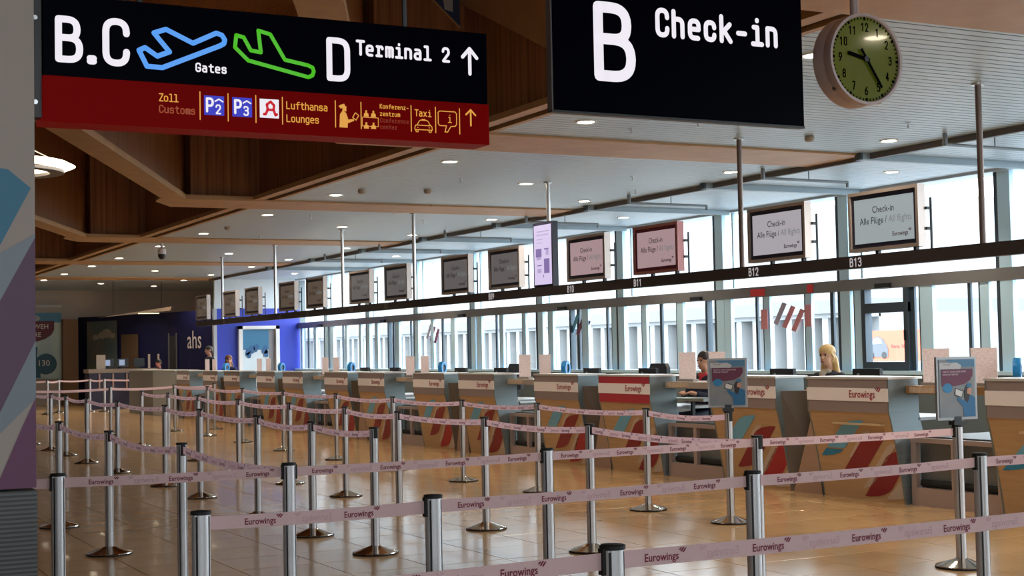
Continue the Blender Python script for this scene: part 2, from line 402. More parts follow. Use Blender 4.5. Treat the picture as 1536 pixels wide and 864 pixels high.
for yc in cols:
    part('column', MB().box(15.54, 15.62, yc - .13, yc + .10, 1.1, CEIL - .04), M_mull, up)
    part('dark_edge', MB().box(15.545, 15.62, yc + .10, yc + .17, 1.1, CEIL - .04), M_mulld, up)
    part('thin_mullion', MB().box(15.57, 15.62, yc - .42, yc - .38, 2.59, CEIL - .04), M_mull, up)
    if prev is not None: part('pane', MB().quad((15.61, prev, 2.59), (15.61, yc, 2.59), (15.61, yc, CEIL - .04), (15.61, prev, CEIL - .04)), M_glass, up)
    prev = yc
# airline stickers on the glass
M_st_pink = mat('sticker_pink', (.72, .30, .34), .5); M_st_grey = mat('sticker_grey', (.45, .42, .55), .5); M_st_plum = mat('sticker_plum', (.24, .08, .15), .5)
def sticker(yc, zc, h, ms, label):
    t = thing('window_sticker', label, 'sticker', (15.57, yc, zc), 'airline stickers on the window panes')
    for k, (ox, oz, m) in enumerate(((-.75, .15, ms[1]), (-.2, 0, ms[0]), (.38, -.15, ms[0]))):
        pts = [(-.40, -.42), (-.12, -.5), (.50, .34), (.22, .42)]
        part('sticker_stroke', MB().prism([(-(x + ox) * h, (z + oz) * h) for x, z in pts], 0, -.002, 0), m, t)
    return t
sticker(19.75, 2.05, .42, (M_st_pink, M_st_grey), 'pink slanted stroke sticker on the pane behind the blonde woman')
sticker(26.75, 2.06, .42, (M_st_plum, M_stripe_blue), 'plum and blue stroke sticker on the pane right of the tall portrait display')
sticker(34.3, 2.05, .42, (M_st_plum, M_st_grey), 'small plum stroke sticker on the far pane below the B08 number')
for i, (ya, yb, z0, z1) in enumerate(((19.17, 19.33, 1.86, 2.22), (20.34, 20.52, 1.84, 2.18))):
    o = part('square_sticker', MB().box(15.525, 15.53, ya, yb, z0, z1), M_st_pink); tag(o, ['pink square sticker on the window frame right of the slanted strokes', 'pink square sticker on the window frame left of the slanted strokes'][i], 'sticker', 'pink square stickers on window frames')
for i, (ya, yb, z0, z1) in enumerate(((19.1, 19.25, 2.42, 2.55), (20.4, 20.8, 2.42, 2.54))):
    o = part('square_sticker', MB().box(15.52, 15.527, ya, yb, z0, z1), mat('sticker_red', (.75, .04, .05), .5)); tag(o, ['small red sticker on the window header above the blonde woman', 'wide red sticker on the window header left of the blonde woman'][i], 'sticker', 'red header stickers')

# --- far end: blue walls, picture, adverts
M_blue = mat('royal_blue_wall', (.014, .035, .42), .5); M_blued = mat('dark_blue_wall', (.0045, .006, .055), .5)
bw = struct('wall_blue', MB().box(12.85, 15.6, 44.7, 44.85, 0, 3.05), M_blue, 'royal blue end wall')
struct('wall_upper', MB().box(12.85, 15.6, 44.75, 44.85, 3.05, CEIL), mat('pale_upper_wall', (.62, .68, .72), .6))
part('edge_post', MB().box(12.78, 12.88, 44.62, 44.78, 0, 3.05), mat('post_grey', (.35, .37, .42), .4), bw)
dxw, dyw = 10.2 - 12.85, 52.5 - 44.7
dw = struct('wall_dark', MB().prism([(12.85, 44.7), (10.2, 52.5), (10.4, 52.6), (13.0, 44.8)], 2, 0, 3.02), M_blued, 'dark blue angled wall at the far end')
def on_dark(tt, z, off=.012): # point on the angled wall, tt metres from its near end
    L = math.hypot(dxw, dyw); return (12.85 + dxw / L * tt - off * .947, 44.7 + dyw / L * tt - off * .32, z)
tb_ = MB()
vs, fs, wdt = ftext('ahs', .42, 1.0)
add_flat(tb_, vs, fs, lambda x, y: on_dark(1.52 - x * .77 / wdt, 1.84 + y * 1.35), 0)
part('lettering', tb_, mat('wall_letter', (.62, .58, .60), .5), dw)
tb_ = MB(); vs, fs, wdt = ftext('your choice', .16)
add_flat(tb_, vs, fs, lambda x, y: (13.45 + x, 44.68, 2.66 + y), 0); part('lettering', tb_, mat('wall_letter_blue', (.35, .42, .75), .5), bw)
d1 = MB(); d1.quad(on_dark(2.15, 0, .02), on_dark(2.5, 0, .02), on_dark(2.5, 2.25, .02), on_dark(2.15, 2.25, .02)); d = struct('door_1', d1, mat('dark_door', (.03, .028, .03), .5), 'dark door in the angled blue wall')
for a, b in ((2.06, 2.15), (2.5, 2.59)): part('jamb', MB().quad(on_dark(a, 0, .03), on_dark(b, 0, .03), on_dark(b, 2.34, .03), on_dark(a, 2.34, .03)), mat('door_jamb', (.12, .12, .15), .5), d)
d2 = struct('door_2', MB().quad((13.68, 44.66, 0), (14.8, 44.66, 0), (14.8, 44.66, 2.40), (13.68, 44.66, 2.40)), mat('snow_picture', (.55, .65, .72), .5), 'doorway with a snowy sports picture')
part('sky_panel', MB().quad((13.70, 44.65, 1.75), (14.55, 44.65, 1.75), (14.55, 44.65, 2.38), (13.70, 44.65, 2.38)), mat('picture_sky', (.03, .16, .30), .5), d2)
part('wall_return', MB().quad((14.55, 44.65, 0), (14.78, 44.65, 0), (14.78, 44.65, 2.38), (14.55, 44.65, 2.38)), mat('return_grey', (.22, .22, .24), .5), d2)
random.seed(3)
for cx, cz in ((13.86, 1.7), (14.0, 1.78), (13.9, 1.6), (14.42, 1.72), (14.45, 1.6), (14.12, 1.83)):
    pp = [(cx + random.uniform(.05, .12) * math.cos(a), cz + random.uniform(.08, .17) * math.sin(a)) for a in [k * math.pi / 4 for k in range(8)]]
    part('picture_figure', MB().prism(pp, 1, 44.638, 44.642), mat('picture_blue', (.02, .10, .25), .5), d2)
for x in (13.62, 14.82): part('jamb', MB().box(x - .06, x + .06, 44.55, 44.7, 0, 2.5), M_white, d2)
part('lintel', MB().box(13.56, 14.88, 44.55, 44.7, 2.40, 2.5), M_white, d2)
ad = thing('advert_panel', 'tall blue holiday advert panel with maroon banner on the end wall', 'advert', (8.9, 52.4, 0))
part('board', MB().box(-.9, .71, -.04, .06, .9, 3.2), mat('advert_sky', (.42, .58, .58), .5, noise=((1.2, 1, .9), (.66, .76, .68), 0)), ad)
part('sky_band', MB().box(-.89, .70, -.05, -.04, 2.85, 3.19), mat('advert_sky_top', (.10, .34, .52), .5), ad)
part('top_light', MB().box(-.9, .71, -.1, .06, 3.38, 3.46), M_white, ad)
part('cloud', MB().prism([(-.4, 2.92), (-.1, 2.9), (.02, 3.0), (-.12, 3.1), (-.3, 3.15), (-.45, 3.05)], 1, -.06, -.05), mat('advert_cloud', (.55, .57, .56), .6), ad)
part('banner', MB().prism([(-.89, 2.9), (.46, 2.9), (.46, 2.6), (.36, 2.42), (.15, 2.28), (-.12, 2.2), (-.89, 2.1)], 1, -.065, -.05), mat('advert_maroon', (.16, .008, .02), .5), ad)
part('badge', MB().lathe([(.36, 0), (.36, .02)], 28, (0, 0)), mat('advert_badge', (.015, .09, .13), .5), ad, loc=(.18, -.05, 1.42), rot=(math.pi / 2, 0, 0))
part('figure', MB().prism([(-.6, .95), (.0, .95), (-.02, 1.4), (-.12, 1.7), (-.1, 2.0), (-.3, 2.1), (-.5, 1.8)], 1, -.06, -.05), mat('advert_teal', (.01, .12, .18), .5), ad)
tm_ = MB()
for txt, x0, z0, h in (('FERNWEH', -.62, 2.64, .16), ('WARE', -.37, 2.36, .16)):
    vs, fs, wd = ftext(txt, h); add_flat(tm_, vs, fs, lambda x, y: (.26 - wd + x if txt == 'FERNWEH' else .02 - wd + x, -.07, z0 + y))
vs, fs, wd = ftext('130', .2); add_flat(tm_, vs, fs, lambda x, y: (-.06 + x, -.08, 1.36 + y))
part('lettering', tm_, mat('advert_text', (.85, .8, .7), .5), ad)['kind'] = 'stuff'
struct('trim_9', MB().box(9.62, 10.12, 52.1, 52.5, 0, 2.95), mat('end_wood', (.26, .12, .03), .5), 'wood panel beside the far advert')
pc = thing('wall_mural', 'dim cloud mural on the far dark blue wall', 'mural')
def dq(nm, t0, t1, z0, z1, m, off): part(nm, MB().quad(on_dark(t0, z0, off), on_dark(t1, z0, off), on_dark(t1, z1, off), on_dark(t0, z1, off)), m, pc)
dq('picture', 5.65, 7.6, 1.2, 2.85, mat('mural', (.09, .16, .20), .6, noise=((.6, 1, 1.1), (.22, .22, .18), 0)), .03)
for ct_, cz, rr in ((7.0, 2.3, .16), (6.3, 2.42, .26), (6.6, 2.36, .2), (5.95, 2.34, .16)):
    mb = MB(); mb.quad(*[on_dark(ct_ + rr * 1.3 * math.cos(k * .628), cz + rr * .6 * math.sin(k * .628), .04) for k in range(10)]); part('mural_cloud', mb, mat('mural_cloud', (.45, .43, .38), .6), pc)
dq('side_panel', 4.35, 5.4, 1.2, 2.36, mat('mural_brown', (.12, .075, .045), .6), .03)

# --- outside: apron and the white building opposite
struct('ground_outside', MB().box(16.5, 140, -60, 220, -1.2, -1.0), mat('apron', (.22, .23, .24), .8))
struct('ground_landside', MB().box(-60, 60, -60, -10, -1.2, -1.0), mat('apron2', (.35, .36, .37), .8))
fb = thing('terminal_building', 'long white building with concrete fins seen through the windows', 'building', (42, 0, -1))
part('wall', MB().box(.5, 10, 48, 140, 0, 3.9), mat('opposite_wall', (.20, .215, .225), .7), fb)
part('parapet', MB().box(-.9, 10, 48, 140, 3.9, 4.5), mat('opposite_band', (.16, .17, .18), .7), fb)
part('fin_head', MB().box(-.6, .6, 48, 140, 3.72, 3.9), mat('opposite_white', (.27, .28, .285), .7), fb)
part('upper_storey', MB().box(2.5, 10, 48, 140, 4.5, 9), mat('opposite_white2', (.26, .275, .285), .7), fb)
part('plinth', MB().box(-.4, .6, 48, 140, 0, 1.1), MATS['opposite_white'], fb)
fin = MB().prism([(-.55, -.2), (-.55, .2), (.5, .26), (.5, -.26)], 2, 1.0, 3.75).mesh('fin', MATS['opposite_white'])
for k in range(62): put('fin', fin, fb, (0, 49 + k * 1.25, 0))
tw = thing('office_block', 'tall pale office block far outside at the left windows', 'building', (56, 100, -1))
part('wall', MB().box(0, 14, -4, 60, 0, 20), MATS['opposite_white2'], tw)
for j in range(3):
    for k in range(9): part('window', MB().box(-.06, .02, -2 + k * 4.2, -.1 + k * 4.2, 6.2 + j * 3.4, 7.6 + j * 3.4), mat('far_window', (.16, .19, .21), .4), tw)
bb = thing('billboard', 'orange red advertising hoarding with a dark car outside the casement window', 'billboard', (38, 42.2, -1))
part('panel', MB().box(-.05, .05, -1.5, 1.35, 1.9, 3.05), mat('hoarding_orange', (.62, .13, .07), .6), bb)
for yv in (-1.3, 1.2): part('post', MB().box(-.04, .06, yv - .05, yv + .05, 0, 1.95), M_mull, bb)
part('car_body', MB().prism([(1.28, 2.05), (1.3, 2.4), (1.12, 2.52), (1.02, 2.76), (.78, 2.84), (.48, 2.74), (.28, 2.5), (.2, 2.32), (.22, 2.05)], 0, -.07, -.05), mat('car_print', (.10, .11, .13), .5), bb)
part('car_glass', MB().prism([(1.08, 2.54), (1.0, 2.72), (.78, 2.79), (.56, 2.72), (.5, 2.56)], 0, -.08, -.07), mat('car_print_light', (.4, .42, .44), .5), bb)
for yv in (1.1, .42): part('car_wheel', MB().lathe([(.13, 0), (.13, .02)], 14), M_black, bb, loc=(-.06, yv, 2.12), rot=(0, -math.pi / 2, 0))
tt_ = MB(); vs, fs, wd = ftext('Porta  Namen', .14); add_flat(tt_, vs, fs, lambda x, y: (-.06, .02 - x, 2.38 + y)); part('lettering', tt_, mat('hoarding_text', (.2, .03, .04), .6), bb)['kind'] = 'stuff'
pl = thing('aircraft_tail', 'pale aircraft tail fin beyond the orange hoarding', 'aircraft', (60, 66.5, -1))
part('fin', MB().prism([(-1.2, 3.2), (1.6, 3.2), (2.3, 8.2), (1.4, 8.2)], 0, -.15, .15), MATS['opposite_white2'], pl)
part('fin_stripe', MB().prism([(-.4, 3.6), (.8, 3.3), (.9, 3.9), (.1, 4.3)], 0, -.17, -.15), M_stripe_red, pl)
part('fuselage', MB().cyl((0, -14, 2.2), (0, 10, 2.2), 1.9, 20), MATS['opposite_white2'], pl, True)

# ================================================================ CEILING FITTINGS
dl_ring = MB().lathe([(.115, CEIL - .012), (.12, CEIL), (.09, CEIL - .001), (.088, CEIL - .009)], 20, cap=False).mesh('ring', M_white, True)
dl_lamp = MB().lathe([(.0885, CEIL - .008), (.0885, CEIL - .004)], 18).mesh('lamp', E_lamp)
rows = {7.88: [5.6, 9.6, 13.36, 16.77, 20.86, 24.17, 28.17, 31.6, 35.55, 38.73, 42.46, 45.71], 9.97: [7.3, 11.3, 18.65, 26.08, 33.49, 40.54, 47.6],
        12.05: [9.6, 13.34, 16.52, 20.54, 23.9, 27.53, 31.3, 35.31, 38.39, 42.31, 45.33, 49.2], 14.28: [8.5, 15.78, 22.93, 33.65, 41.32, 48.14]}
rname = {7.88: 'beside the timber fascia', 9.97: 'above the counters', 12.05: 'behind the hanging screens', 14.28: 'next to the windows'}
for x, ys in rows.items():
    for i, yv in enumerate(ys):
        t = thing('downlight', '%s round recessed downlight of the row %s' % (ORD[i], rname[x]), 'ceiling light', (x, yv, 0), 'recessed downlights')
        put('ring', dl_ring, t); put('lamp', dl_lamp, t)
        l = bpy.data.lights.new('downlight_glow', 'SPOT'); l.energy = 190; l.color = (1, .85, .66); l.spot_size = math.radians(125); l.spot_blend = .6; l.shadow_soft_size = .08
        o = bpy.data.objects.new('glow', l); COL.objects.link(o); o.parent = t; o.location = (0, 0, CEIL - .03)
# long rail and cross pieces under the ceiling
rail = part('ceiling_rail', MB().box(12.62, 12.68, 4, 44.6, CEIL - .075, CEIL - .002), mat('rail_dark', (.10, .085, .075), .5)); tag(rail, 'thin dark rail running along the ceiling in front of the windows', 'rail')
bar_b = MB().box(0, 2.9, -.05, .05, CEIL - .085, CEIL - .002).mesh('bar', mat('bar_bluegrey', (.30, .38, .43), .5, .2)); bar_e = MB().box(-.04, 0, -.053, .053, CEIL - .088, CEIL - .002).mesh('end_cap', M_mulld)
for k in range(9):
    t = thing('cooling_bar', '%s blue grey bar crossing the ceiling from rail to window' % ORD[k], 'ceiling bar', (12.5, 11.55 + 3.43 * k - .6, 0), 'blue grey ceiling bars')
    put('bar', bar_b, t); put('end_cap', bar_e, t)
pp = MB(); pp.cyl((0, 0, CEIL - .13), (1.5, .03, CEIL - .13), .02, 8)
ppm = pp.mesh('pipe', mat('pipe_grey', (.24, .27, .29), .45, .4), True)
ped = MB().cyl((1.5, .03, CEIL - .2), (1.5, .03, CEIL - .12), .022, 8).mesh('end_drop', MATS['pipe_grey']); psd = MB().cyl((0, 0, CEIL - .15), (0, 0, CEIL - .001), .028, 8).mesh('riser', MATS['pipe_grey'])
phg = MB().cyl((.8, .015, CEIL - .13), (.8, .015, CEIL - .001), .008, 6).mesh('hanger', MATS['pipe_grey'])
for k in range(8):
    t = thing('sprinkler_pipe', '%s thin grey pipe hung below the ceiling by the windows' % ORD[k], 'pipe', (12.27, 12.65 + 3.44 * k - 3.44, 0), 'hanging sprinkler pipes')
    for n, m in (('pipe', ppm), ('end_drop', ped), ('riser', psd), ('hanger', phg)): put(n, m, t)
# detectors and sprinkler heads
sm = MB().lathe([(.055, CEIL - .005), (.06, CEIL - .03), (.045, CEIL - .06), (.02, CEIL - .065)], 14).mesh('smoke_detector', mat('detector_beige', (.38, .30, .22), .6), True)
for i, (x, yv) in enumerate(((7.55, 10.5), (8.93, 19.8), (8.0, 20.1), (7.9, 26.6), (10.9, 13.4))):
    tag(put('smoke_detector', sm, None, (x, yv, 0)), '%s small beige smoke detector on the metal ceiling counted from the front' % ORD[i], 'detector', 'ceiling smoke detectors')
sk = MB(); sk.lathe([(.03, CEIL), (.03, CEIL - .008), (.009, CEIL - .01), (.009, CEIL - .06), (.022, CEIL - .062), (.022, CEIL - .066)], 10)
skm = sk.mesh('ceiling_sprinkler', M_alu, True)
for i, (x, yv) in enumerate(((9.0, 12.9), (8.6, 13.6), (11.3, 12.2), (8.8, 18.4), (11.0, 17.4), (9.7, 22.9), (8.6, 24.0), (10.9, 24.4), (9.1, 28.4), (12.0, 18.9))):
    tag(put('ceiling_sprinkler', skm, None, (x, yv, 0)), '%s tiny sprinkler head on the metal ceiling counted from the front' % ORD[i], 'sprinkler', 'ceiling sprinkler heads')
t = thing('security_camera', 'white security camera with black dome hanging from the ceiling by the timber', 'camera', (7.62, 30.4, 0))
part('bracket', MB().lathe([(.03, CEIL - .01), (.03, CEIL - .14)], 10), M_white, t, True)
part('housing', MB().lathe([(.05, CEIL - .12), (.085, CEIL - .16), (.085, CEIL - .26)], 16), M_white, t, True)
part('dome', MB().lathe([(.08, CEIL - .26), (.078, CEIL - .31), (.05, CEIL - .36), (.01, CEIL - .375)], 16), M_black, t, True)
# pendant ring lamp in the hall
t = thing('pendant_lamp', 'white glowing ring pendant lamp hanging beside the column', 'lamp', (1.66, 11.0, 0))
def ring(R0, R1, z0, z1, n=32): return MB().lathe([(R0, z0), (R1, z0), (R1 * 1.0, z1), (R0, z1), (R0, z0)], n, cap=False)
part('ring', MB().lathe([(.30, 2.945), (.40, 2.93), (.46, 2.955), (.40, 2.985), (.30, 2.99), (.30, 2.945)], 40, cap=False), E_lamp_pend, t, True)
part('small_ring', ring(.02, .17, 3.09, 3.13), E_lamp_pend, t, True)
part('underside', ring(.28, .38, 2.905, 2.927), mat('lamp_grey', (.3, .3, .3), .4), t, True)
part('cone', MB().lathe([(.155, 3.13), (.02, 3.3)], 20), mat('lamp_cone', (.33, .28, .3), .4), t, True)
part('cable', MB().cyl((0, 0, 3.28), (0, 0, 6.3), .008, 6), M_black, t)
for k in range(3):
    a = k * 2.09; part('strut', MB().cyl((.36 * math.cos(a), .36 * math.sin(a), 2.99), (.12 * math.cos(a), .12 * math.sin(a), 3.1), .006, 6), M_alu, t)
# bronze canopy light over the far desk
t = thing('canopy_light', 'bronze wedge shaped canopy light over the far desk', 'lamp', (10.6, 46, 0))
part('body', MB().prism([(-1.05, 2.83), (1.1, 3.03), (1.15, 3.16), (.9, 3.12), (-.7, 2.88)], 1, -.3, .3), mat('bronze', (.22, .13, .07), .3, .6), t)
part('diffuser', MB().box(.1, .75, -.31, -.3, 2.93, 2.96), emis('canopy_glow', (1, .75, .45), 2), t)
for x in (-.6, .9): part('wire', MB().cyl((x, 0, 2.95), (x, 0, CEIL), .008, 6), M_black, t)

# ================================================================ OVERHEAD BEAM AND SCREENS
XB = 10.2
bm_ = thing('number_beam', 'long dark overhead beam carrying counter numbers and screens', 'beam', (XB, 0, 0))
part('beam', MB().box(-.05, .05, 2, 37, 2.335, 2.465), M_beam, bm_)
for yv in (6.2, 10.07, 13.81, 18.41, 23.24, 26.69, 30.8, 34.84):
    p = part('pole', MB().cyl((0, yv, 2.46), (0, yv, CEIL), .03, 14), M_alu if yv > 15 else mat('pole_bronze', (.20, .15, .13), .4, .6), bm_, True)
    part('flange', MB().lathe([(.06, CEIL - .02), (.06, CEIL)], 14, (0, yv)), M_alu, p, True)
counters = {}
for n in range(1, 15):
    counters[n] = 11.46 + 4.2 * (13 - n) / 2 if n % 2 else 13.2 + 4.2 * (12 - n) / 2
E_num = emis('number_white', (.55, .5, .5), .8)
for n, yc in counters.items():
    if n == 14: continue
    mb = MB(); stext(mb, 'B%02d' % n, 0, 2.35, .095, .014, .064, lambda x, z: (-.053, yc + .42 - x, z))
    part('number', mb, E_num if n > 8 else mat('number_dim', (.35, .3, .3), .5), bm_)
M_frame = mat('screen_frame', (.50, .42, .38), .35, .6); M_frame_redlit = mat('screen_frame_red_reflection', (.42, .17, .16), .35, .3)  # red frame tone is a light reflection painted into the colour
M_bezel = mat('screen_bezel', (.012, .012, .03), .4); M_bezel_redlit = mat('screen_bezel_red_reflection', (.14, .012, .03), .4)  # red bezel tone painted in for the same reflection
E_scr = {'near': emis('screen_grey', (.30, .345, .355), 1), 'warm': emis('screen_grey_angle_dim', (.105, .097, .096), 1), 'far': emis('screen_brown_angle_dim', (.085, .062, .045), 1), 'pink': emis('screen_pink_reflection', (.37, .25, .265), 1), 'mid': emis('screen_mid', (.38, .355, .385), 1)}  # viewing-angle dimming set into dim and brown colours; red reflection into pink
M_stxt = mat('screen_text', (.012, .012, .012), .6); M_stxt2 = mat('screen_text_grey', (.02, .02, .02), .6, emit=(.17, .18, .185), es=1); M_stxt3 = mat('screen_text_plum', (.08, .015, .05), .6)
def screen(n, yc):
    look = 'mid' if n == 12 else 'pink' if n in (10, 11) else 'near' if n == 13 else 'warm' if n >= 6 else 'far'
    red = n in (10, 11)  # screens that catch the painted red reflection
    t = thing('check_in_screen', 'flat check-in screen above the number B%02d on the overhead beam' % n, 'screen', (XB, yc - .08, 0), 'check-in screens on the overhead beam')
    W2, z0, z1 = .515, 2.50, 3.115
    fr = MB()
    fr.box(-.045, .05, -W2, W2, z0, z0 + .035); fr.box(-.045, .05, -W2, W2, z1 - .035, z1); fr.box(-.045, .05, -W2, -W2 + .035, z0 + .035, z1 - .035); fr.box(-.045, .05, W2 - .035, W2, z0 + .035, z1 - .035); fr.box(.03, .05, -W2 + .03, W2 - .03, z0 + .03, z1 - .03)
    part('frame', fr, M_frame_redlit if n == 11 else M_frame, t)
    part('bezel', MB().box(-.025, .03, -W2 + .035, W2 - .035, z0 + .035, z1 - .035), M_bezel_redlit if n == 11 else M_bezel, t)
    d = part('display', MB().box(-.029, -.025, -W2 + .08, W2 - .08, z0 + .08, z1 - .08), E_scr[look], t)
    for txt, h, xc, zc, m in (('Check-in', .068, .0, 2.885, M_stxt), ('Alle Fl\u00fcge /', .068, -.15, 2.775, M_stxt), ('All flights', .068, .245, 2.775, M_stxt2)):
        mb = MB(); vs, fs, w = ftext(txt, h, .92); add_flat(mb, vs, fs, lambda x, y: (-.031, -(xc - w / 2 + x), zc + y)); part('screen_line', mb, m, d)['kind'] = 'stuff'
    mb = MB(); airline_word(mb, .043, lambda x, y: (-.031, -(.13 + x), 2.63 + y)); part('screen_logo', mb, M_stxt3, d)
    part('neck', MB().box(-.02, .02, .1, .14, 2.46, 2.5), M_black, t); part('neck', MB().box(-.02, .02, -.45, -.41, 2.46, 2.5), M_black, t)
    br = part('rear_bracket', MB().box(.10, .115, -.54, -.52, 2.46, 2.98), M_black, t)
    part('bracket_plate', MB().box(.05, .115, -.535, -.51, 2.66, 2.69), M_black, t); part('bracket_plate', MB().box(.05, .115, -.535, -.51, 2.86, 2.89), M_black, t)
for n, yc in counters.items():
    if n < 14: screen(n, yc)
t = thing('portrait_display', 'tall lilac portrait display beside the pole above the beam', 'screen', (XB, 18.53, 0))
part('housing', MB().box(-.04, .05, -.29, .29, 2.468, 3.40), M_bezel, t)
dd = part('display', MB().box(-.046, -.04, -.255, .255, 2.50, 3.36), emis('display_lilac', (.68, .58, .84), 1.0), t)
E_lil = emis('display_purple', (.22, .15, .38), 1); E_lil2 = emis('display_purple_light', (.45, .36, .6), 1)
for y0, y1, z0, z1, m in ((-.2, .16, 3.26, 3.275, E_lil2), (-.18, .17, 3.21, 3.225, E_lil2), (-.02, .17, 3.15, 3.16, E_lil2), (.02, .17, 3.1, 3.11, E_lil2),
                          (.03, .2, 2.9, 3.02, E_lil), (.05, .18, 2.86, 2.9, E_lil2), (-.18, -.05, 3.0, 3.02, E_lil), (-.18, -.1, 2.92, 3.0, E_lil2), (-.2, -.04, 2.66, 2.87, E_lil), (.03, .16, 2.77, 2.785, E_lil), (.04, .16, 2.67, 2.73, E_lil2), (-.03, -.01, 2.6, 2.64, E_lil)):
    part('display_block', MB().box(-.048, -.046, y0, y1, z0, z1), m, dd)

# ================================================================ CHECK-IN COUNTERS
XC, HW = 9.7, .61
def fx(z): return 0 if z >= .88 else .18 * (1 - z / .88) ** .82
ZS = [0, .06, .14, .24, .34, .44, .54, .64, .72, .78, .83, .86, .88]
def stripe_mb(top, bot, w, z_hi=None, z_lo=None, n=26, off=.004):
    mb = MB(); rows_ = []
    for i in range(n + 1):
        t = i / n; z = bot[1] + (top[1] - bot[1]) * t; uc = bot[0] + (top[0] - bot[0]) * t
        l, rr = uc - w / 2, uc + w / 2
        if t > .8: l += w * .75 * (1 - math.sqrt(max(0, 1 - ((t - .8) / .2) ** 2)))
        if t < .22: rr -= w * .75 * (1 - math.sqrt(max(0, 1 - ((.22 - t) / .22) ** 2)))
        l, rr = min(max(l, .004), .996), min(max(rr, .004), .996)
        if z < .004 or (z_hi is not None and z > z_hi) or (z_lo is not None and z < z_lo) or rr - l < .004: continue
        rows_.append((z, l, rr))
    for (za, la, ra), (zb, lb, rb) in zip(rows_, rows_[1:]):
        y = lambda uu: HW - uu * 2 * HW
        mb.quad((fx(za) - off, y(la), za), (fx(za) - off, y(ra), za), (fx(zb) - off, y(rb), zb), (fx(zb) - off, y(lb), zb))
    return mb
CM = {}
def cm(key, mk):
    if key not in CM: CM[key] = mk()
    return CM[key]
def front_panel():
    mb = MB()
    for a, b in zip(ZS, ZS[1:]):
        mb.quad((fx(a), HW - .015, a), (fx(a), -HW + .015, a), (fx(b), -HW + .015, b), (fx(b), HW - .015, b))
        mb.quad((fx(a) + .03, HW - .015, a), (fx(b) + .03, HW - .015, b), (fx(b) + .03, -HW + .015, b), (fx(a) + .03, -HW + .015, a))
    return mb.mesh('front_panel', M_panelwood, True)
def side_panel(s):
    poly = [(fx(z) - .004, z) for z in ZS] + [(-.006, 1.215), (.37, 1.215), (.375, .88), (.40, .76), (.47, .56), (.56, .36), (.64, .15), (.68, 0)]
    return MB().prism(poly, 1, s * HW, s * (HW - .018)).mesh('side_panel', M_steel, True)
def word_total():
    vs, fs, w = ftext('Eurowings', 1, .88); return w + 1.05
def label_word():
    mb = MB(); h = .45 / word_total()
    vs, fs, w = ftext('Eurowings', h, .88); add_flat(mb, vs, fs, lambda x, y: (-.0135, HW - .66 - x, 1.025 + y)); return mb.mesh('label_word', M_logo_red)
def label_mark(k):
    h = .45 / word_total(); vs, fs, w = ftext('Eurowings', h, .88); p = mark_polys(h * .95)[k]
    mb = MB(); add_flat(mb, [(x + w + h * .05, y + h * .75) for x, y in p], [(0, 1, 2, 3)], lambda x, y: (-.0135, HW - .66 - x, 1.025 + y)); return mb.mesh('label_mark', M_logo_gray if k == 0 else M_logo_red)
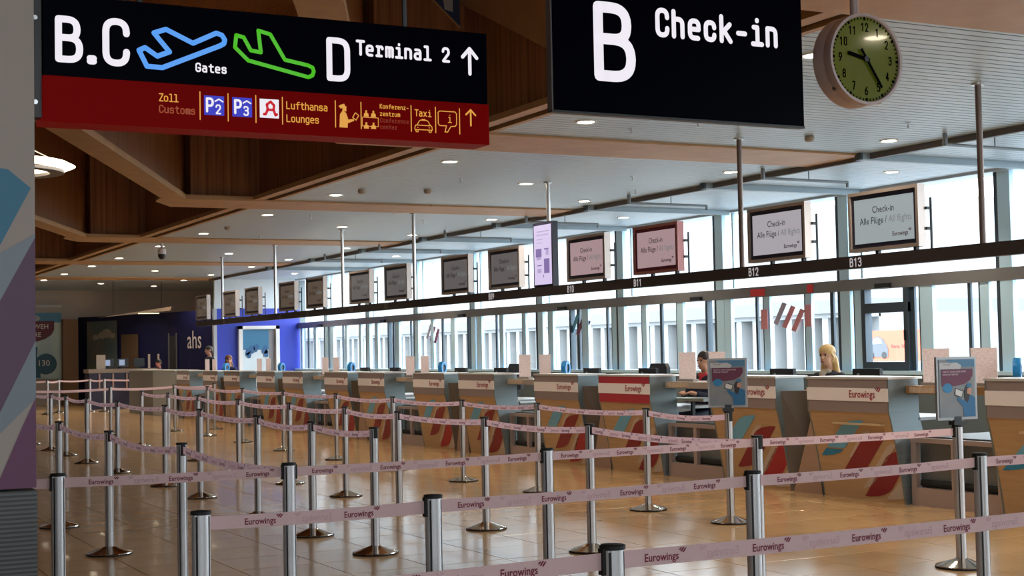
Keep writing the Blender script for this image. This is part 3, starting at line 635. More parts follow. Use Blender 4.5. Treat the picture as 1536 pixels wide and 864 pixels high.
def counter(n, yc):
    t = thing('check_in_counter', 'wood fronted check-in counter below number B%02d' % n if n < 14 else 'wood fronted check-in counter cut off by the right edge of the photo', 'counter', (XC, yc, 0), 'check-in counters')
    p = put('front_panel', cm('fp', front_panel), t)
    dm, rm = M_stripe_dred, (M_stripe_red if n % 2 == 0 else M_stripe_dred)
    for key, nm, args, m in (('b1', 'graphic_stripe', ((.56, .80), (.17, .42), .22, None, .50), M_stripe_blue), ('b2', 'graphic_stripe', ((.56, .80), (.17, .42), .22, .50, None), M_stripe_blue2),
                             ('d', 'graphic_stripe', ((.80, .69), (.38, .21), .25), dm), ('r', 'graphic_stripe', ((1.05, .53), (.66, .04), .26), rm),
                             ('p1', 'graphic_stripe', ((.68, .70), (.45, .42), .09), M_stripe_pale), ('p2', 'graphic_stripe', ((.97, .60), (.57, .12), .09), M_stripe_pale), ('p3', 'graphic_stripe', ((1.3, .42), (.90, .03), .24), M_stripe_pale)):
        put(nm, cm(key + m.name, lambda: stripe_mb(*args, off=.004 if key != 'p1' else .003).mesh(nm, m)), p)
    put('upper_band', cm('band%d' % (n == 11), lambda: MB().box(-.004, .03, -HW + .014, HW - .014, .88, 1.205).mesh('upper_band', M_redlit_band if n == 11 else M_steelband)), t)
    lb = put('label_strip', cm('lab', lambda: MB().box(-.012, -.004, -HW + .004, HW - .004, .99, 1.118).mesh('label_strip', M_label)), t)
    if n < 14:
        put('label_word', cm('lw', label_word), lb)
        for k in range(3): put('label_mark', cm('lm%d' % k, lambda: label_mark(k)), lb)
    put('side_panel', cm('sr', lambda: side_panel(-1)), t); put('side_panel', cm('slft', lambda: side_panel(1)), t)
    put('top_slab', cm('top', lambda: MB().box(-.014, .42, -HW - .008, HW + .008, 1.205, 1.228).mesh('top_slab', mat('counter_top', (.62, .62, .60), .35, .3))), t)
    put('back_panel', cm('back', lambda: MB().box(.33, .36, -HW + .018, HW - .018, .01, 1.205).mesh('back_panel', M_steel)), t)
    put('staff_desk', cm('desk', lambda: MB().box(.36, 1.0, -HW, HW, .80, .83).mesh('staff_desk', mat('desk_grey', (.45, .46, .47), .4))), t)
    if n in (13, 14): put('ledge', cm('ledge', lambda: MB().box(-.015, .035, -.50, .22, .755, .772).mesh('ledge', mat('ledge_pale', (.55, .42, .25), .4))), t)
    if n % 2:
        put('filler_panel', cm('f1', lambda: MB().quad((.16, HW, .0), (.46, HW + .26, .0), (.46, HW + .26, 1.07), (.06, HW, 1.07)).mesh('filler_panel', mat('filler_brown_steel', (.13, .10, .075), .45, .3))), t)
        put('filler_panel', cm('f2', lambda: MB().quad((.46, HW + .26, .0), (.16, HW + .52, .0), (.06, HW + .52, 1.07), (.46, HW + .26, 1.07)).mesh('filler_panel', MATS['filler_brown_steel'])), t)
        put('corner_bead', cm('cb', lambda: MB().cyl((.45, HW + .26, 0), (.45, HW + .26, 1.07), .009, 6).mesh('corner_bead', M_alu)), t)
        put('flare_panel', cm('fl', lambda: MB().quad((.185, HW - .01, 0), (.03, HW - .01, .8), (.17, HW + .48, 0)).mesh('flare_panel', M_flare)), t)
    return t
for n, yc in counters.items(): counter(n, yc)

# --- bag drops between the counter pairs
def gapunit(n):
    yc = counters[n] - HW - .62
    where = 'right of counter B%02d' % n
    t = thing('baggage_scale', 'steel baggage scale frame on the floor %s' % where, 'baggage scale', (9.92, yc, 0), 'baggage scales')
    M_pk = mat('scale_steel', (.50, .40, .37), .4, .55); M_dk = mat('scale_dark', (.10, .11, .11), .5, .3)
    put('plinth', cm('gp', lambda: MB().box(0, .7, -.585, .585, 0, .17).mesh('plinth', M_pk)), t)
    for y in (-.55, .02, .55): put('post', cm('gpost', lambda: MB().box(0, .05, -.033, .033, .17, .60).mesh('post', M_pk)), t, (0, y, 0))
    put('top_rail', cm('gr', lambda: MB().box(-.005, .06, -.585, .585, .60, .645).mesh('top_rail', M_pk)), t)
    put('inner_panel', cm('gi', lambda: MB().box(.12, .14, -.58, .58, .17, .60).mesh('inner_panel', mat('scale_grey', (.20, .215, .215), .45, .4))), t)
    for y in (-.265, .285): put('roller', cm('gro', lambda: MB().cyl((.085, -.24, .21), (.085, .24, .21), .033, 12).mesh('roller', M_rubber, True)), t, (0, y, 0))
    put('belt_bed', cm('gb', lambda: MB().box(.06, 3.2, -.5, .5, .605, .66).mesh('belt_bed', M_dk)), t)
    sh = thing('side_shelf', 'narrow shelf at elbow height %s' % where, 'shelf', (9.9, yc, 0), 'shelves between the counters')
    put('board', cm('shb%d' % (n == 13), lambda: MB().box(0, .55, -.60, .60 if n != 13 else .605, 1.065, 1.14).mesh('board', mat('shelf_tan', (.30, .17, .07), .45) if n == 13 else mat('shelf_alu', (.52, .46, .42), .4, .4))), sh)
    put('name_plate', cm('shp', lambda: MB().box(-.006, 0, .12, .55, 1.075, 1.13).mesh('name_plate', mat('plate_beige', (.50, .36, .24), .5, noise=((1, 30, 20), (.6, .5, .4), 0)))), sh)
    for (a, b, sd) in ((.2, .55, 'left'), (-.40, -.08, 'right')):
        q = thing('paper_notice', '%s of the two upright paper notices on the shelf %s' % (sd, where), 'notice', (10.08, yc + (a + b) / 2, 1.14), 'paper notices on the shelves')
        put('sheet', cm('nt%.2f' % (b - a), lambda: MB().box(-.004, .004, -(b - a) / 2, (b - a) / 2, .03, .355).mesh('sheet', mat('notice_sheet', (.90, .80, .76), .7, noise=((1, 26, 60), (.58, .44, .42), 0)))), q)
        put('foot', cm('ntf%.2f' % (b - a), lambda: MB().box(-.04, .04, -(b - a) / 2, (b - a) / 2, 0, .03).mesh('foot', mat('holder_grey', (.3, .28, .27), .4))), q)
    rl_ = thing('tag_roll', 'blue ring shaped tag roll beside the notices %s' % where, 'tag roll', (10.33, yc - .40, 1.14), 'blue tag rolls')
    def rollm():
        mb = MB(); prof = [(.062, -.035), (.105, -.035), (.11, -.02), (.11, .02), (.105, .035), (.062, .035), (.062, -.035)]
        return mb.lathe(prof, 24, cap=False).mesh('roll', mat('roll_blue', (.01, .24, .60), .4), True)
    put('roll', cm('roll', rollm), rl_, (0, 0, .15), (math.pi / 2, 0, .7))
    put('core', cm('core', lambda: MB().lathe([(.062, -.02), (.062, .02)], 16).mesh('core', M_black)), rl_, (0, 0, .15), (math.pi / 2, 0, .7))
    put('stand', cm('rst', lambda: MB().box(-.03, .03, -.03, .03, 0, .05).mesh('stand', M_black)), rl_)
for n in (1, 3, 5, 7, 9, 11, 13): gapunit(n)

_trans(MATS['notice_sheet'], (.95, .85, .82), .45)
# --- monitors and chairs on the staff side
def monitor(x, y, label, rz=0, top=1.295):
    t = thing('monitor', label, 'monitor', (x, y, .83), 'black monitors behind the counters', rz)
    h = top - .83
    part('panel', MB().box(-.02, .02, -.21, .21, h - .3, h), M_black, t); part('foot', MB().box(-.09, .11, -.11, .11, 0, .015), M_black, t)
    part('stem', MB().box(0, .04, -.03, .03, .012, h - .15), M_black, t); part('badge', MB().box(-.022, -.02, .1, .14, h - .08, h - .05), mat('badge_grey', (.3, .3, .32), .4), t)
for n in (13, 12, 11, 10, 9, 8, 7, 6):
    y = counters[n] - (.08 if n % 2 == 0 else 0)
    monitor(10.30 if n % 2 == 0 else 10.34, y + (.42 if n % 2 else .12), 'black monitor back rising above counter B%02d' % n)
def chair(x, y, label, rz=0, top=1.34):
    t = thing('office_chair', label, 'chair', (x, y, 0), 'black office chairs', rz)
    part('seat', MB().box(-.23, .23, -.23, .23, .49, .575), M_black, t)
    poly = [(-.22, top - .42), (-.22, top - .06), (-.17, top), (.17, top), (.22, top - .06), (.22, top - .42)]
    part('backrest', MB().prism(poly, 0, .2, .26), M_black, t)
    part('spine', MB().box(.24, .28, -.04, .04, .50, top - .2), M_black, t)
    part('column', MB().cyl((0, 0, .07), (0, 0, .50), .03, 10), M_alu, t)
    for k in range(5):
        a = k * 1.2566; part('leg', MB().cyl((0, 0, .09), (.3 * math.cos(a), .3 * math.sin(a), .05), .022, 8), M_black, t)
        part('castor', MB().cyl((.3 * math.cos(a) - .015, .3 * math.sin(a), .03), (.3 * math.cos(a) + .015, .3 * math.sin(a), .03), .03, 10), M_black, t)
chair(10.95, 17.1, 'black office chair back showing above counter B11')
chair(10.95, 21.4, 'black office chair back showing left of the B10 notices')

# ================================================================ BELT BARRIERS
H = .98
def post_mesh():
    R, n = .034, 40; ring_ = []
    for i in range(n):
        a = 2 * math.pi * i / n; k = i % 10
        ring_.append((( .029 if k == 5 else R) * math.cos(a), (.029 if k == 5 else R) * math.sin(a)))
    return MB().prism(ring_, 2, .045, H - .012).mesh('post', M_post, True)
PM = post_mesh()
CAPM = MB().lathe([(.036, H - .014), (.0385, H - .012), (.0385, H - .002), (.035, H)], 24).mesh('cap', M_rubber, True)
BASEM = MB().lathe([(.178, .012), (.176, .018), (.13, .032), (.08, .048), (.045, .062), (.038, .066)], 32).mesh('base', M_chrome, True)
RIMM = MB().lathe([(.17, 0), (.179, .002), (.179, .012), (.17, .0125)], 32).mesh('base_rim', M_rubber, True)
SLOTM = MB().box(-.0028, .0028, -.0348, -.030, .05, H - .02).mesh('slot', M_groove)
HEADM = MB().box(-.014, .014, .030, .041, H - .086, H - .010).mesh('belt_clip', M_rubber)
def stanchion(x, y, label, rz=0.0, clips=(0, 2)):
    t = thing('belt_post', label, 'barrier post', (x, y, 0), 'belt barrier posts')
    p = put('post', PM, t, rot=(0, 0, rz)); put('cap', CAPM, t); b = put('base', BASEM, t); put('base_rim', RIMM, b)
    for k in range(4): put('slot', SLOTM, p, rot=(0, 0, math.pi / 4 + k * math.pi / 2))
    for k in clips: put('belt_clip', HEADM, t, rot=(0, 0, rz + k * math.pi / 2))
    return t
ZB0, ZB1 = H - .072, H - .022
def belt(label, A, B, sag=.012, print_=True, step=.40, ph=.1):
    """flat belt from post A (left in the photo) to post B, printed on the hall side"""
    A, B = Vector((*A, 0)), Vector((*B, 0)); d = (B - A); L = d.length; d.normalize(); n = Vector((d.y, -d.x, 0))
    bt = thing('barrier_belt', label, 'barrier belt', (A.x, A.y, 0), 'printed barrier belts')
    o = bt.location
    def P(s, z, off=0):
        t = s / L; return A + d * s + n * off + Vector((0, 0, z - 4 * sag * t * (1 - t))) - Vector((o.x, o.y, 0))
    mb = MB(); N = 10; s0, s1 = .034, L - .03
    for i in range(N):
        a, b = s0 + (s1 - s0) * i / N, s0 + (s1 - s0) * (i + 1) / N
        mb.quad(P(a, ZB0, .001), P(b, ZB0, .001), P(b, ZB1, .001), P(a, ZB1, .001)); mb.quad(P(a, ZB0, -.001), P(a, ZB1, -.001), P(b, ZB1, -.001), P(b, ZB0, -.001))
        mb.quad(P(a, ZB1, .001), P(b, ZB1, .001), P(b, ZB1, -.001), P(a, ZB1, -.001)); mb.quad(P(a, ZB0, .001), P(a, ZB0, -.001), P(b, ZB0, -.001), P(b, ZB0, .001))
    bo = part('webbing', mb, M_belt, bt)
    if print_:
        h = .0235; tot = word_total() * h
        m1, m2 = MB(), MB(); s = s0 + ph
        while s + tot < s1 - .02:
            airline_word(m1, h, lambda x, z: P(s + x, ZB0 + .012 + z, .0022)); s += step
        s = s0 + ph + step / 2 - .0
        while s + tot < s1 - .02:
            airline_word(m2, h, lambda x, z: P(s + x, ZB0 + .012 + z, .0022), mirror=True); s += step
        if m1.v: q = part('belt_print', m1, M_print, bo); q['kind'] = 'stuff'
        if m2.v: q = part('belt_print', m2, M_ghost, bo); q['kind'] = 'stuff'
PO = {}
def P_(key, x, y, label, rz=math.pi / 2, clips=(0,)): PO[key] = (stanchion(x, y, label, rz, clips), (x, y))
R1 = [(7.68, 10.66), (7.66, 11.97), (7.7, 14.25), (7.62, 16.0), (7.6, 18.1), (7.7, 20.5), (7.76, 23.1), (7.92, 25.85), (8.02, 28.5)]
R2 = [(5.73, 7.65), (5.75, 9.8), (5.72, 11.56), (5.68, 13.4), (5.8, 15.17), (5.82, 17.1), (5.85, 19.3), (6.0, 21.85), (6.11, 24.05), (6.16, 26.1)]
R3 = [(4.32, 10.68), (4.30, 12.05), (4.34, 13.7), (4.43, 16.05), (4.48, 17.8), (4.46, 20.3), (4.5, 22.55), (4.57, 24.55), (4.62, 26.2), (4.65, 28.4)]
R4 = [(2.55, 7.51), (2.575, 9.79), (2.545, 11.9), (2.56, 14.1), (2.55, 16.3)]
PA = [(-.4, 7.6), (1.38, 7.64), None, (4.14, 7.55), None, (7.42, 7.62)]
PB = [(1.49, 5.40), (2.44, 5.41), (4.09, 5.50), (5.62, 5.62), (7.35, 5.7)]
PC = [(.55, 3.62), (2.24, 3.70), (4.2, 3.74)]
BR = [(4.9, 30.5), (6.61, 30.7), (8.0, 30.95), (8.9, 31.1)]
BF = [(5.2, 44.6), (7.6, 43.6), (8.1, 44.6), (9.0, 44.6), (9.3, 44.0), (10.9, 43.2), (11.1, 42.6)]
for i, p in enumerate(R1): P_(('R1', i), *p, '%s post from the near end in the belt row closest to the counters' % ORD[i], 0, (2,))
for i, p in enumerate(R2): P_(('R2', i), *p, '%s post from the near end in the second belt row from the counters' % ORD[i], 0, (2,))
for i, p in enumerate(R3): P_(('R3', i), *p, '%s post from the near end in the third belt row from the counters' % ORD[i], 0, (2,))
for i, p in enumerate(R4): P_(('R4', i), *p, '%s post from the near end in the leftmost belt row by the column' % ORD[i], *((0, (2,)) if i else (math.pi / 2, (0, 2))))
for i, p in enumerate(PA):
    if p: P_(('PA', i), *p, ['post hidden behind the column end of the middle cross row', 'leftmost visible post of the middle cross row right of the column', '', 'post in the middle of the middle cross row', '', 'rightmost post of the middle cross row carrying a poster frame'][i])
PO[('PA', 2)] = PO[('R4', 0)]; PO[('PA', 4)] = PO[('R2', 0)]
for i, p in enumerate(PB): P_(('PB', i), *p, '%s post from the left in the front cross row' % ORD[i], math.pi / 2, (0,) if i else ())
for i, p in enumerate(PC): P_(('PC', i), *p, ['post of the nearest belt just outside the lower left', 'nearest belt post at the lower edge with its cap showing', 'post of the nearest belt just outside the right edge'][i])
for i, p in enumerate(BR): P_(('BR', i), *p, '%s post from the left in the cross row behind the queue lanes' % ORD[i])
for i, p in enumerate(BF): P_(('BF', i), *p, '%s post from the left in the farthest belt row before the end desk' % ORD[i])
BN = {'R1': 'from the near end in the row closest to the counters', 'R2': 'from the near end in the second row from the counters', 'R3': 'from the near end in the third row from the counters', 'R4': 'from the near end in the leftmost row by the column',
      'PA': 'from the left in the middle cross row', 'PB': 'from the left in the front cross row', 'PC': 'from the left in the nearest row at the bottom edge', 'BR': 'from the left in the cross row behind the lanes', 'BF': 'from the left in the farthest row before the end desk'}
def run(name, n, rev=True, sag=.014, **k):
    for i in range(n - 1):
        a, b = (i + 1, i) if rev else (i, i + 1)
        (oa, pa), (ob, pb) = PO[(name, a)], PO[(name, b)]
        belt('%s pale printed belt %s' % (ORD[i], BN[name]), pa, pb, sag * (1 + .6 * random.random()), ph=.05 + .1 * random.random(), **k)
run('R1', len(R1), sag=.022); run('R2', len(R2), sag=.022); run('R3', len(R3), sag=.026); run('R4', len(R4), sag=.03)
run('PA', 6, False, .004); run('PB', 5, False, .004); run('PC', 3, False, .003); run('BR', 4, False, .02, print_=False); run('BF', 7, False, .02, print_=False)
belt('pale belt closing the far end of the row closest to the counters', BR[2], R1[8], .02, print_=False)
# poster frames on two posts
def poster(key, rz, label, dx=0):
    _, (x, y) = PO[key]
    t = thing('poster_frame', label, 'poster frame', (x + dx, y, H), 'poster frames on belt posts', rz)   # faces local -y
    w, z0, z1 = .155, .035, .47
    part('foot', MB().box(-.05, .05, -.03, .03, 0, .03), M_black, t)
    part('stem', MB().box(-.03, .03, -.012, .012, .02, .06), M_black, t)
    fr = part('frame', MB().box(-w - .018, w + .018, -.008, .012, z0, z1), mat('poster_alu', (.34, .35, .36), .45, .5), t)
    sh = part('sheet', MB().box(-w, w, -.012, -.008, z0 + .018, z1 - .018), mat('poster_sky', (.15, .20, .25), .5, noise=((3, 3, 4), (.27, .26, .26), 0)), t)
    def poly(nm, pts, m, d): part(nm, MB().prism(pts, 1, -d - .001, -d), m, sh)
    poly('blue_sky', [(-.02, .40), (w, .40), (w, .452), (-.1, .452)], mat('poster_blue', (.06, .18, .32), .5), .012)
    poly('cloud', [(-.15, .385), (.03, .385), (.04, .41), (0, .43), (-.15, .43)], mat('poster_cloud', (.45, .47, .5), .5), .0125)
    poly('banner', [(-.135, .385), (.135, .385), (.135, .34), (.11, .305), (.06, .28), (-.02, .268), (-.135, .268)], mat('poster_plum', (.115, .015, .05), .5), .013)
    poly('bubble', [(-.085 + .042 * math.cos(k * .6283), .255 + .034 * math.sin(k * .6283)) for k in range(10)], mat('poster_bubble', (.02, .20, .42), .5), .0135)
    poly('tablet', [(-.03, .205), (.035, .185), (.05, .235), (-.02, .255)], M_black, .0135)
    poly('tablet_screen', [(-.022, .209), (.032, .192), (.043, .230), (-.015, .248)], mat('poster_screen', (.6, .6, .6), .5), .0145)
    poly('uniform', [(.05, .055), (.15, .055), (.152, .18), (.125, .2), (.085, .2), (.05, .165), (.0, .195), (-.005, .175), (.045, .12)], mat('poster_uniform', (.015, .13, .30), .5), .0135)
    poly('hair', [(.06, .17), (.055, .23), (.075, .27), (.1, .275), (.105, .2), (.085, .15)], mat('poster_hair', (.02, .012, .012), .5), .014)
    poly('face', [(.08, .215), (.085, .25), (.11, .255), (.122, .235), (.112, .205)], mat('poster_skin', (.5, .25, .17), .5), .0145)
    poly('hat', [(.075, .258), (.085, .285), (.115, .285), (.122, .258)], mat('poster_hat', (.02, .16, .33), .5), .015)
    M_pt = mat('poster_text', (.55, .5, .55), .6)
    for txt, h, x0, z0_ in (('AB JETZT GANZ OHNE PAPIER', .0115, -.125, .362), ('REISEN MIT DER APP', .0115, -.125, .342)):
        mb = MB(); vs, fs, wd = ftext(txt, h, .9 if wd_fix(txt, h) < .25 else .25 / wd_fix(txt, h) * .9); add_flat(mb, vs, fs, lambda a, b: (x0 + a, -.0145, z0_ + b)); part('poster_line', mb, M_pt, sh)
    mb = MB(); airline_word(mb, .012, lambda a, b: (-.12 + a, -.0138, .412 + b)); part('poster_logo', mb, M_logo_gray, sh)
def wd_fix(txt, h): return ftext(txt, h)[2]
poster(('R1', 0), -math.radians(36), 'blue poster frame facing the camera on a belt post by counter B12', 0)
poster(('PA', 5), math.radians(-4), 'blue poster frame seen at an angle on the belt post at the right')

# ================================================================ SIGNS, CLOCK, COLUMN
def sfn(y): return lambda x, z: (x, y, z)
F3 = sfn(-.004)
sg = thing('wayfinding_sign', 'black and red lit wayfinding sign to gates, terminal and services', 'sign', (1.04, 6.0, 2.50))
part('black_box', MB().box(0, 1.975, 0, .16, .187, .515), M_sign_black, sg)
part('red_box', MB().box(-.003, 1.98, -.002, .162, 0, .186), M_sign_red, sg)
part('bracket', MB().box(-.052, -.004, .03, .10, .02, .75), mat('bracket_dark', (.05, .045, .045), .4), sg)
for z in (.08, .42): part('bolt', MB().cyl((-.03, .02, z), (-.03, .03, z), .01, 8), M_alu, sg)
for x in (.4, 1.6): part('hanger_rod', MB().cyl((x, .08, .515), (x, .08, 3.8), .012, 8), M_black, sg)
def sgt(name, txt, x, z, h, w, adv, m, sx=1.0, parent=sg, y=-.004):
    mb = MB(); stext(mb, txt, x, z, h, w, adv, sfn(y), 0, sx); o = part(name, mb, m, parent)
    if name == 'word': o['kind'] = 'stuff'
    return o
def sgl(name, polys, w, m, parent=sg, y=-.004):
    mb = MB()
    for p in polys: stroke(mb, fillet(p), w, sfn(y))
    return part(name, mb, m, parent)
def sgp(name, pts, m, parent=sg, y=-.004): return part(name, MB().quad(*[(x, y, z) for x, z in pts]), m, parent)
sgt('letter', 'B', .042, .241, .19, .028, .2, E_white, 1.02)
sgl('full_stop', [[(.179, .254), (.194, .254)], [(.179, .266), (.194, .266)]], .026, E_white)
sgt('letter', 'C', .229, .240, .199, .028, .2, E_white, .97)
plane = [(.377, .314), (.402, .327), (.452, .295), (.503, .317), (.439, .391), (.489, .41), (.602, .361), (.702, .412), (.726, .405), (.738, .386), (.734, .37), (.717, .359), (.473, .249), (.409, .25), (.377, .314)]
sgl('departure_plane', [plane], .021, E_blue)
plane2 = [(.788, .41), (.82, .404), (.851, .35), (.895, .345), (.885, .438), (.938, .426), (1.002, .321), (1.104, .305), (1.127, .296), (1.132, .28), (1.126, .262), (1.107, .253), (.839, .306), (.782, .358), (.788, .41)]
sgl('arrival_plane', [plane2], .017, E_green)
sgt('word', 'Gates', .611, .241, .040, .0068, .0278, E_white, 1.05)
sgt('letter', 'D', 1.191, .243, .194, .027, .2, E_white, 1.0)
sgt('word', 'Terminal 2', 1.329, .365, .071, .0125, .0463, E_white, .97)
sgl('arrow', [[(1.886, .322), (1.886, .437)], [(1.85, .398), (1.886, .438), (1.922, .397)]], .017, E_white)
sgt('word', 'Zoll', .457, .108, .034, .0045, .0205, E_yel, 1)
sgt('word', 'Customs', .457, .06, .034, .0045, .0222, E_yeldim, 1)
for x in (.629, .749, .870, .988, 1.229, 1.349, 1.589, 1.709, 1.829): sgl('divider', [[(x, .042), (x, .158)]], .0045, E_yel)
for x, d in ((.646, '2'), (.767, '3')):
    b = sgp('parking_tile', [(x, .063), (x + .086, .063), (x + .086, .145), (x, .145)], E_pblue)
    sgt('parking_letter', 'P', x + .007, .073, .064, .010, .05, E_white, .9, b, -.006); sgt('parking_number', d, x + .048, .068, .042, .0065, .05, E_white, 1, b, -.006)
    sgl('roof_mark', [[(x + .047, .122), (x + .063, .132), (x + .08, .122)]], .006, E_white, b, -.006)
b = sgp('pharmacy_tile', [(.887, .065), (.972, .065), (.972, .146), (.887, .146)], E_white)
sgl('pharmacy_letter', [[(.905, .08), (.912, .08), (.922, .1), (.918, .122), (.935, .135), (.95, .12), (.948, .1), (.956, .078), (.962, .082)], [(.92, .1), (.948, .1)]], .0115, E_ared, b, -.006)
sgt('word', 'Lufthansa', 1.005, .108, .034, .0046, .0212, E_yel, 1); sgt('word', 'Lounges', 1.005, .052, .034, .0046, .0216, E_yel, 1)
of = MB()
for pts in ([(1.247, .042), (1.285, .042), (1.287, .085), (1.278, .108), (1.262, .116), (1.25, .1)], [(1.262, .112), (1.262, .128), (1.27, .136), (1.28, .132), (1.28, .114)], [(1.244, .135), (1.252, .141), (1.27, .147), (1.275, .137), (1.283, .134), (1.27, .13), (1.254, .125)], [(1.283, .06), (1.305, .07), (1.316, .074), (1.314, .082), (1.285, .078)]):
    of.quad(*[(x, -.004, z) for x, z in pts])
q = part('officer_icon', of, E_yel, sg); q['kind'] = 'stuff'
sgl('passport_icon', [[(1.309, .089), (1.322, .11), (1.338, .099), (1.325, .078), (1.309, .089)]], .004, E_yel)
sgl('table_icon', [[(1.354, .054), (1.354, .093), (1.43, .093), (1.43, .054), (1.354, .054)]], .003, E_yel)
for cx, cz in ((1.373, .096), (1.407, .096), (1.373, .043), (1.407, .043)):
    pf = MB(); pf.quad(*[(cx + dx, -.0045, cz + dz) for dx, dz in ((-.012, 0), (.012, 0), (.01, .014), (.004, .017), (.004, .028), (-.004, .028), (-.004, .017), (-.01, .014))]); part('person_icon', pf, E_yel, sg)
for txt, z, m in (('Konferenz-', .136, E_yel), ('zentrum', .103, E_yel), ('Conference', .074, E_yelvdim), ('center', .045, E_yelvdim)): sgt('word', txt, 1.438, z, .021, .0032, .0142, m, 1)
sgt('word', 'Taxi', 1.606, .111, .032, .0045, .0215, E_yel, 1)
sgl('taxi_icon', [[(1.612, .045), (1.606, .055), (1.608, .068), (1.618, .074), (1.628, .09), (1.634, .095), (1.665, .095), (1.672, .09), (1.682, .074), (1.69, .068), (1.692, .055), (1.686, .045)], [(1.612, .072), (1.686, .072)], [(1.61, .052), (1.688, .052)], [(1.612, .052), (1.612, .042), (1.622, .042), (1.622, .052)], [(1.676, .052), (1.676, .042), (1.686, .042), (1.686, .052)], [(1.641, .099), (1.657, .099)], [(1.62, .062), (1.622, .062)], [(1.676, .062), (1.678, .062)]], .0038, E_yel)
sgl('speech_icon', [[(1.753, .076), (1.728, .076, .006), (1.722, .085), (1.722, .135), (1.73, .142), (1.806, .142), (1.814, .134), (1.814, .085), (1.806, .076), (1.785, .074), (1.768, .048), (1.755, .048), (1.763, .076), (1.753, .076)]], .0042, E_yel)
sgt('information_letter', 'i', 1.77, .09, .038, .0042, .02, E_yel, .9)
sgl('arrow', [[(1.886, .084), (1.886, .155)], [(1.862, .133), (1.886, .156), (1.91, .132)]], .008, E_yel)

ci = thing('check_in_sign', 'large black lit sign reading B Check-in', 'sign', (4.09, 7.3, 2.93))
part('box', MB().box(0, 1.81, 0, .05, 0, .97), M_sign_black, ci)
part('edge_trim', MB().box(-.010, 0, -.003, .05, -.004, .975), mat('sign_edge', (.10, .085, .085), .4), ci); part('base_trim', MB().box(-.010, 1.813, -.003, .05, -.014, -.001), mat('sign_base', (.03, .03, .032), .4), ci)
sgt('letter', 'B', .277, .186, .472, .066, .3, E_white, .60 / .55, ci)
sgt('word', 'Check-in', .708, .478, .18, .031, .1165, E_white, .93, ci)
for x in (.3, 1.5): part('hanger_rod', MB().cyl((x, .025, .97), (x, .025, 3.37), .015, 8), M_black, ci)

# clock: drum facing the camera side of the hall
ck = thing('station_clock', 'round lime green double sided clock hanging beside the check-in sign', 'clock', (6.345, 7.30, 3.375))
M_ckb = mat('clock_case', (.44, .34, .32), .35, .2)
RX = (math.pi / 2, 0, 0)   # lathe axis z -> local -y
part('case', MB().lathe([(.285, .09), (.297, .08), (.297, .03), (.292, .02), (.297, .01), (.297, -.08), (.285, -.09)], 48, cap=False), M_ckb, ck, True, rot=RX)
part('rim', MB().lathe([(.297, .08), (.295, .094), (.278, .094), (.272, .084)], 48, cap=False), M_ckb, ck, True, rot=RX)
dial = part('dial', MB().lathe([(.28, .074), (.28, .08)], 48), mat('dial_lime', (.125, .15, .006), .12, spec=.6, coat=.6), ck, rot=RX)
part('back_dial', MB().lathe([(.28, -.08), (.28, -.074)], 48), MATS['dial_lime'], ck, rot=RX)
for k in range(60):
    a = math.radians(6 * k); rr = .262; w, h = (.0095, .0115) if k % 5 == 0 else (.0045, .0075)
    cx, cz = rr * math.sin(a), rr * math.cos(a); ux, uz = math.cos(a), -math.sin(a); vx, vz = math.sin(a), math.cos(a)
    mk = MB().quad(*[(cx + ux * sx * w + vx * sz * h, -.0815, cz + uz * sx * w + vz * sz * h) for sx, sz in ((-1, -1), (1, -1), (1, 1), (-1, 1))]); part('minute_mark', mk, M_ink, ck)
for n in range(1, 13):
    a = math.radians(30 * n); cx, cz = .205 * math.sin(a), .205 * math.cos(a); txt = str(n); w_ = .034 * len(txt) - .006
    sgt('numeral', txt, cx - w_ / 2, cz - .028, .058, .0085, .034, M_ink, .80, ck, -.0815)
def hand(ang, L, tail, w, y):
    a = math.radians(ang); ux, uz = math.cos(a), -math.sin(a); vx, vz = math.sin(a), math.cos(a)
    mb = MB(); pts = [(-w / 2, -tail), (w / 2, -tail), (w / 2, L), (-w / 2, L)]
    pr = [(ux * p + vx * q_, uz * p + vz * q_) for p, q_ in pts]
    return mb.prism(pr, 1, y - .003, y)
part('hour_hand', hand(282, .15, .03, .024, -.087), M_ink, ck); part('minute_hand', hand(146, .215, .075, .018, -.092), M_ink, ck)
part('hub', MB().cyl((0, -.08, 0), (0, -.096, 0), .018, 16), M_black, ck)
part('key_plug', MB().cyl((-.222, -.03, -.202), (-.215, -.03, -.19), .014, 12), M_black, ck)
part('stem', MB().cyl((-.01, 0, .29), (-.01, 0, .575), .028, 14), M_ckb, ck, True)

